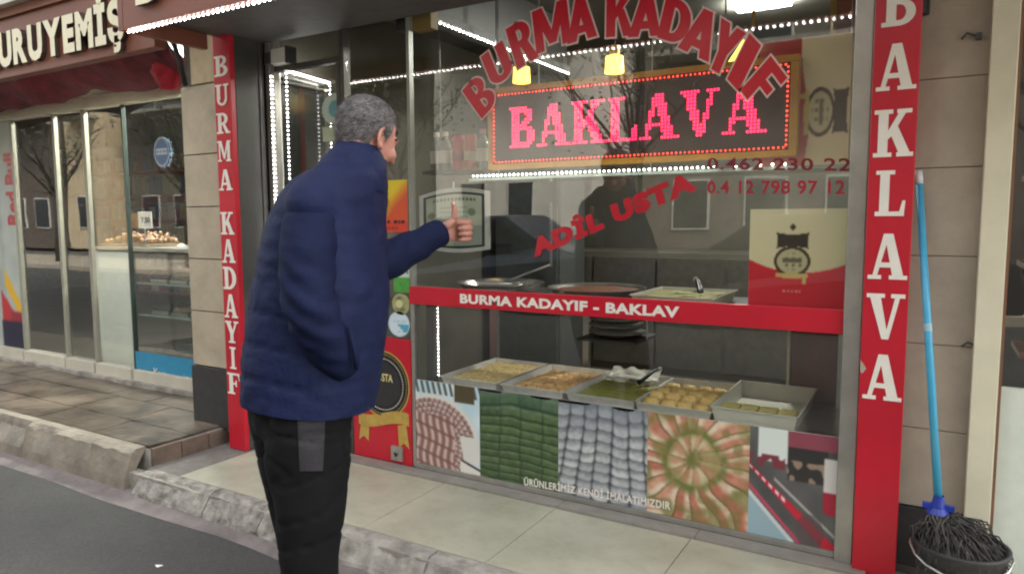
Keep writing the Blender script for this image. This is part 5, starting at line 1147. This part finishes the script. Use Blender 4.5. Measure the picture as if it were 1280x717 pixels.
limb(b, [NL[0], NL[2], NL[4], anN], [.08, .07, .055, .045], 14); limb(b, [FL[0], FL[2], FL[4], anF], [.08, .07, .055, .045], 14)
# left hand: fist with the thumb raised
hd = (ER*.80+EF*.58+EZ*.08).normalized(); hp = (ER*.52-EF*.80).normalized(); hu = hd.cross(hp); hu = hu if hu.z > 0 else -hu; hp = hu.cross(hd)
if hp.dot(CF) > 0: hp = -hp
W = SL[-1]+wd*.022
def Q(d, u, p): return W+hd*d+hu*u+hp*p
hb = MB()
loft(hb, [(Q(-.03, 0, 0), hu, .029, hp, .022), (Q(.0, .0, 0), hu, .030, hp, .021), (Q(.03, .001, .002), hu, .039, hp, .018), (Q(.06, .002, .002), hu, .043, hp, .017), (Q(.084, .001, .002), hu, .040, hp, .013)], 18, power=2.4)
for i, (u, L, r) in enumerate(((.032, 1.0, .0105), (.0115, 1.08, .0108), (-.0095, 1.0, .0102), (-.0295, .82, .0090))):
    k0 = Q(.080, u, .004); k1 = Q(.096, u-.002, .012); k2 = Q(.100, u-.004, .012+.036*L); k3 = Q(.076-.002*i, u-.005, .020+.036*L); k4 = Q(.058, u-.005, .026+.014*L)
    limb(hb, [k0, k1, k2, k3, k4], [r*1.05, r*1.1, r, r*.95, r*.85], 10, 4)
limb(hb, [Q(.022, .022, .012), Q(.045, .040, .022), Q(.052, .072, .026), Q(.050, .105, .024)], [.0165, .0135, .0118, .0092], 12, 4)
hm = remeshed(hb, .0032, 2)
# right hand inside the pocket
rh = MB(); rW = PT(420, 440, 2.12); rd = (PT(428, 466, 2.16)-rW).normalized()
rs = rd.cross(EF).normalized()
limb(b, [rW, rW+rd*.07], [.032, .03], 12)
for i in range(4): limb(b, [rW+rd*.07+EF*(-.025+.017*i), rW+rd*.10+EF*(-.025+.017*i)+rs*.008, rW+rd*.125+EF*(-.02+.014*i)+rs*.022], [.0095, .009, .0075], 8, 3)
limb(b, [rW+rd*.03-EF*.03, rW+rd*.075-EF*.05], [.012, .009], 8, 3)
bmn = remeshed(b, .0052, 3, .45)
# join the finely meshed hand into the same body mesh
bm = bmesh.new(); bm.from_mesh(bmn); bm.from_mesh(hm); jm = bpy.data.meshes.new('body'); bm.to_mesh(jm); bm.free()
m = mat('skin', lin((176, 124, 106)), .5, var=.14, scale=26, bump=.12, bscale=240); m.node_tree.nodes['Principled BSDF'].inputs['Subsurface Weight'].default_value = .12; m.node_tree.nodes['Principled BSDF'].inputs['Subsurface Radius'].default_value = (.012, .005, .003)
body = mesh_obj('body', jm, m, man)
nb_ = MB(); nb_.ball(Q(.047, .101, .0335), .0065, sx=1, sy=1, sz=1.3, n=10, k=6); nb_.build('thumbnail', mat('nail', lin((214, 172, 156)), .3, var=.03), body, smooth=True)
for s in (-1, 1):
    eb = MB(); ell(eb, (.069, s*.030, .012), .0120, .0120, .0120, 14, 8); eb.build('eye', mat('eye white', lin((216, 208, 198)), .2, var=0), body, smooth=True)
    ib = MB(); ell(ib, (.0785, s*.030, .012), .0030, .0056, .0056, 12, 6); ib.build('iris', mat('dark iris', (.03, .02, .012), .2, var=0), body, smooth=True)
    wb = MB(); 
    for k in range(5): ell(wb, (.088-.006*abs(k-1), s*(.016+.009*k), .034+.002*math.sin(k)), .006, .007, .0035, 8, 5)
    wb.build('eyebrow', mat('grey brow', (.06, .055, .05), .8), body, smooth=True)
# --- hair: a close cropped shell
n_, k_ = 96, 60; vs = []; keep = []
for i in range(k_+1):
    t = PI*i/k_
    for j in range(n_):
        q = 2*PI*j/n_; sx, sy, sz = math.sin(t)*math.cos(q), math.sin(t)*math.sin(q), -math.cos(t)
        x, y, z = -.012+.098*sx, .077*sy, .045+.086*sz
        if x < -.03 and z < .03: x = min(x, -.012-.09*abs(sx)); z = .045+.115*sz; y *= .93
        # hairline height: high at the forehead, above the ears, low at the nape
        if x > .035: hl = .078-.25*max(0, .06-x)*0-(.02 if abs(y) < .03 else 0)+.0
        elif x > -.012: hl = .030+.048*(x+.012)/.047
        elif x > -.03: hl = -.004+.034*(x+.03)/.018
        else: hl = -.062
        if -.012 <= x < .022 and abs(y) > .055: hl = min(hl, -.0+.0)
        m_ = z-hl; thick = .011*min(1, max(-.6, m_/.02))
        ng = noise.noise(Vector((x*70, y*70, z*70)))*.0022+noise.noise(Vector((x*170, y*170, z*170)))*.0014
        vs.append(H(-.012+(x+.012)*(1+thick/.09)+ng, y*(1+thick/.075)+ng, .045+(z-.045)*(1+thick/.088)+ng)); keep.append(m_ > -.012)
fs = [(i*n_+j, i*n_+(j+1) % n_, (i+1)*n_+(j+1) % n_, (i+1)*n_+j) for i in range(k_) for j in range(n_)]
fs = [f for f in fs if all(keep[v] for v in f)]
used = sorted({v for f in fs for v in f}); ix = {v: i for i, v in enumerate(used)}
hb_ = MB(); hb_.add([vs[v] for v in used], [tuple(ix[v] for v in f) for f in fs]); 
hair = hb_.build('hair', mat('grey hair', (.085, .077, .073), .75, var=.5, scale=34, bump=.9, bscale=210, col2=(.21, .195, .19), spec=.25), body, smooth=True)

tips = [[], []]; hs_ = [MB(), MB()]; hv = [Vector(vs[v]) for v in used]; cen = H(-.012, 0, .045)
for k in range(9000):
    p = hv[rnd.randrange(len(hv))]+Vector((rnd.gauss(0, .003), rnd.gauss(0, .003), rnd.gauss(0, .003))); n0 = (p-cen).normalized()
    comb = (-tiltv*.5-HU*.55+n0*.22+Vector((rnd.gauss(0, .25), rnd.gauss(0, .25), rnd.gauss(0, .25)))); comb = (comb-n0*comb.dot(n0)*.75).normalized()
    L = rnd.uniform(.010, .019); sd_ = comb.cross(n0).normalized()*rnd.uniform(.0005, .0009); q = 0 if rnd.random() < .5 else 1
    hs_[q].add([p-sd_-n0*.001, p+sd_-n0*.001, p+comb*L+n0*.0025], [(0, 1, 2)])
for q, cl_ in enumerate(((.07, .062, .058), (.24, .225, .218))): hs_[q].build('hair_strands', mat('hair strand %d' % q, cl_, .6, var=.2, spec=.3), body)['kind'] = 'stuff'

# ================================================================== ACROSS THE STREET (seen as reflections in the glass)
def block(name, x0, x1, y0, y1, h, m, label, floors, wcol, dx):
    o = empty(name, ((x0+x1)/2, (y0+y1)/2, 0), label, 'building', 'buildings across the street')
    bx('wall', x0, x1, y0, y1, -.12, h, m, o); bx('roof', x0-.3, x1+.3, y0-.3, y1+.3, h+.002, h+.35, M['kerb'], o)
    fm = None; k = int((x1-x0-1)/dx)
    for f in range(floors):
        for i in range(k):
            x = x0+1+dx*i; z = 3.4+3*f if f else .9
            loc = Vector((x, y1, z))
            if fm is None:
                fm = MB().box(0, dx*.55, 0, .06, 0, 1.6).build('window', M['pale'], o, origin=(0, 0, 0)); g = MB().box(.06, dx*.55-.06, .061, .07, .06, 1.54).build('pane', mat('far window glass', (.03, .035, .04), .1), fm, origin=(0, 0, 0)); fm.location = loc-wloc(o)
            else: c = copy_tree(fm, o); c.location = loc-wloc(o)
    bx('balcony', x0+.5, x1-.5, y1+.002, y1+1.1, 6.2, 6.35, M['kerb'], o); bx('balcony', x0+.5, x1-.5, y1+.002, y1+1.1, 9.2, 9.35, M['kerb'], o)
block('apartment_building', -62, -38.6, -24, -14, 16, mat('dark brick render', lin((92, 80, 70)), .8, var=.15, scale=1), 'dark brown building added at the far left to hide mirrored sky', 5, None, 2.2)  # added, unseen: keeps bright sky out of the left panes
block('apartment_building', -38, -34.6, -24, -14, 12, mat('ochre render', lin((206, 186, 150)), .8, var=.1, scale=1), 'narrow ochre apartment building mirrored in the left shop doors', 4, None, 2.2)
block('apartment_building', -34.2, -15.4, -24, -15, 14, mat('grey render', lin((96, 92, 84)), .8, var=.12, scale=1), 'long grey building, widened and darkened to hide mirrored sky', 4, None, 2.4)  # unseen; lengthened and darkened so the left shop glass mirrors less sky
block('apartment_building', -14.5, -8.8, -23, -14, 14, mat('pale render', lin((216, 210, 196)), .8, var=.1, scale=1), 'pale apartment building mirrored behind the left half of the LED sign', 5, None, 1.8)
block('apartment_building', -8.3, 3.5, -26, -17, 13, mat('taupe render', lin((112, 104, 94)), .8, var=.12, scale=1), 'taupe building added beside the pale one to fill the mirrored sky gap', 4, None, 2.3)  # added to block the sky gap that washed out the LED sign
block('apartment_building', 6, 18, -24, -14, 12, mat('brown render', lin((150, 128, 108)), .8, var=.1, scale=1), 'brown apartment building across the street at the right', 4, None, 2.4)
bx('far_pavement', -60, 60, -8.5, -5.2, -.12, .0, M['stone'], kind='structure')
bark = mat('bark', (.05, .042, .034), .9, var=.3, scale=12, bump=.5)
leafm = mat('street leaves', (.05, .065, .025), .7, var=.4, scale=3)
for i, x in enumerate((-24, -17.5, -10.0, -4.6, 1.5)):
    y = -6.4+rnd.uniform(-.4, .4); lab = ['leftmost street tree', 'street tree before the grey set back building', 'street tree before the pale building', 'street tree opposite the sideways carton', 'rightmost street tree'][i]+' across the road, thinly leaved'
    o = empty('street_tree', (x, y, 0), lab, 'tree', 'street trees across the road'); b = MB(); lv = MB()
    b.tube([(x, y, -.1), (x+.05, y, 1.4), (x-.02, y+.05, 2.6)], [.10, .08, .06], n=10)
    for k in range(11):
        a = rnd.uniform(0, 6.28); l = rnd.uniform(1.2, 2.3); p0 = Vector((x, y, rnd.uniform(1.9, 2.6))); p1 = p0+Vector((math.cos(a)*l*.5, math.sin(a)*l*.5, l*.6)); p2 = p1+Vector((math.cos(a+.4)*l*.4, math.sin(a+.4)*l*.4, l*.6)); b.tube([p0, p1, p2], [.035, .022, .009], n=6)
        for j in range(6):
            s = p0.lerp(p1, rnd.random()) if j < 2 else p1.lerp(p2, rnd.random()); e = s+Vector((rnd.uniform(-.6, .6), rnd.uniform(-.6, .6), rnd.uniform(.1, .7))); b.tube([s, e], [.014, .005], n=4)
            for q in range(7):
                c = e+Vector((rnd.gauss(0, .26), rnd.gauss(0, .26), rnd.gauss(0, .24))); u = Vector((rnd.uniform(-1, 1), rnd.uniform(-1, 1), rnd.uniform(-1, 1))).normalized()*.05; v = u.cross(Vector((rnd.random(), rnd.random(), 1))).normalized()*.035
                lv.quad(c-u, c-v, c+u, c+v)
    b.build('trunk', bark, o, smooth=True); lv.build('crown', leafm, o)['kind'] = 'stuff'
def car(x, y, col, label):
    o = empty('parked_car', (x, y, -.12), label, 'car', 'cars parked across the road'); b = MB(); pm2 = mat('paint '+label[:6], col, .25, .2, var=.04)
    prof = [(-2.1, .35), (-2.15, .7), (-1.95, .92), (-1.25, .98), (-.6, 1.42), (.7, 1.45), (1.35, 1.02), (2.0, .88), (2.12, .6), (2.08, .35)]
    def sl(w_, s): return [(x+px, y+s*w_*(1 if pz < 1.0 else .84), pz-.12) for px, pz in prof]
    n = len(prof); b.add(sl(.82, -1)+sl(.82, 1), [tuple(range(n)), tuple(range(2*n-1, n-1, -1))]+[(i, n+i, n+(i+1) % n, (i+1) % n) for i in range(n)]); b.build('body', pm2, o, bevel=.03)
    for s in (-1, 1):
        MB().add([(x-1.08, y+s*.80, .90), (-.0+x+1.12, y+s*.80, .92), (x+.62, y+s*.725, 1.27), (x-.5, y+s*.725, 1.26)], [(0,1,2,3)]).build('side_glass', mat('car glass', (.02, .022, .025), .08), o)
        for wx in (-1.3, 1.3):
            wh = MB().tube([(x+wx, y+s*.70, .2), (x+wx, y+s*.85, .2)], .32, n=24).build('wheel', M['rubber'], o); MB().tube([(x+wx, y+s*.851, .2), (x+wx, y+s*.858, .2)], .2, n=20).build('rim', M['steel'], wh)
        bx('headlight', x+2.06, x+2.13, y+s*.62-.14, y+s*.62+.14, .5, .62, M['pale'], o); bx('tail_light', x-2.17, x-2.1, y+s*.62-.12, y+s*.62+.12, .5, .64, M['red'], o)
car(-6.2, -4.2, (.06, .07, .09), 'dark blue grey car parked across the road opposite the window'); car(-1.2, -4.15, (.05, .045, .045), 'black car parked across the road at the right')
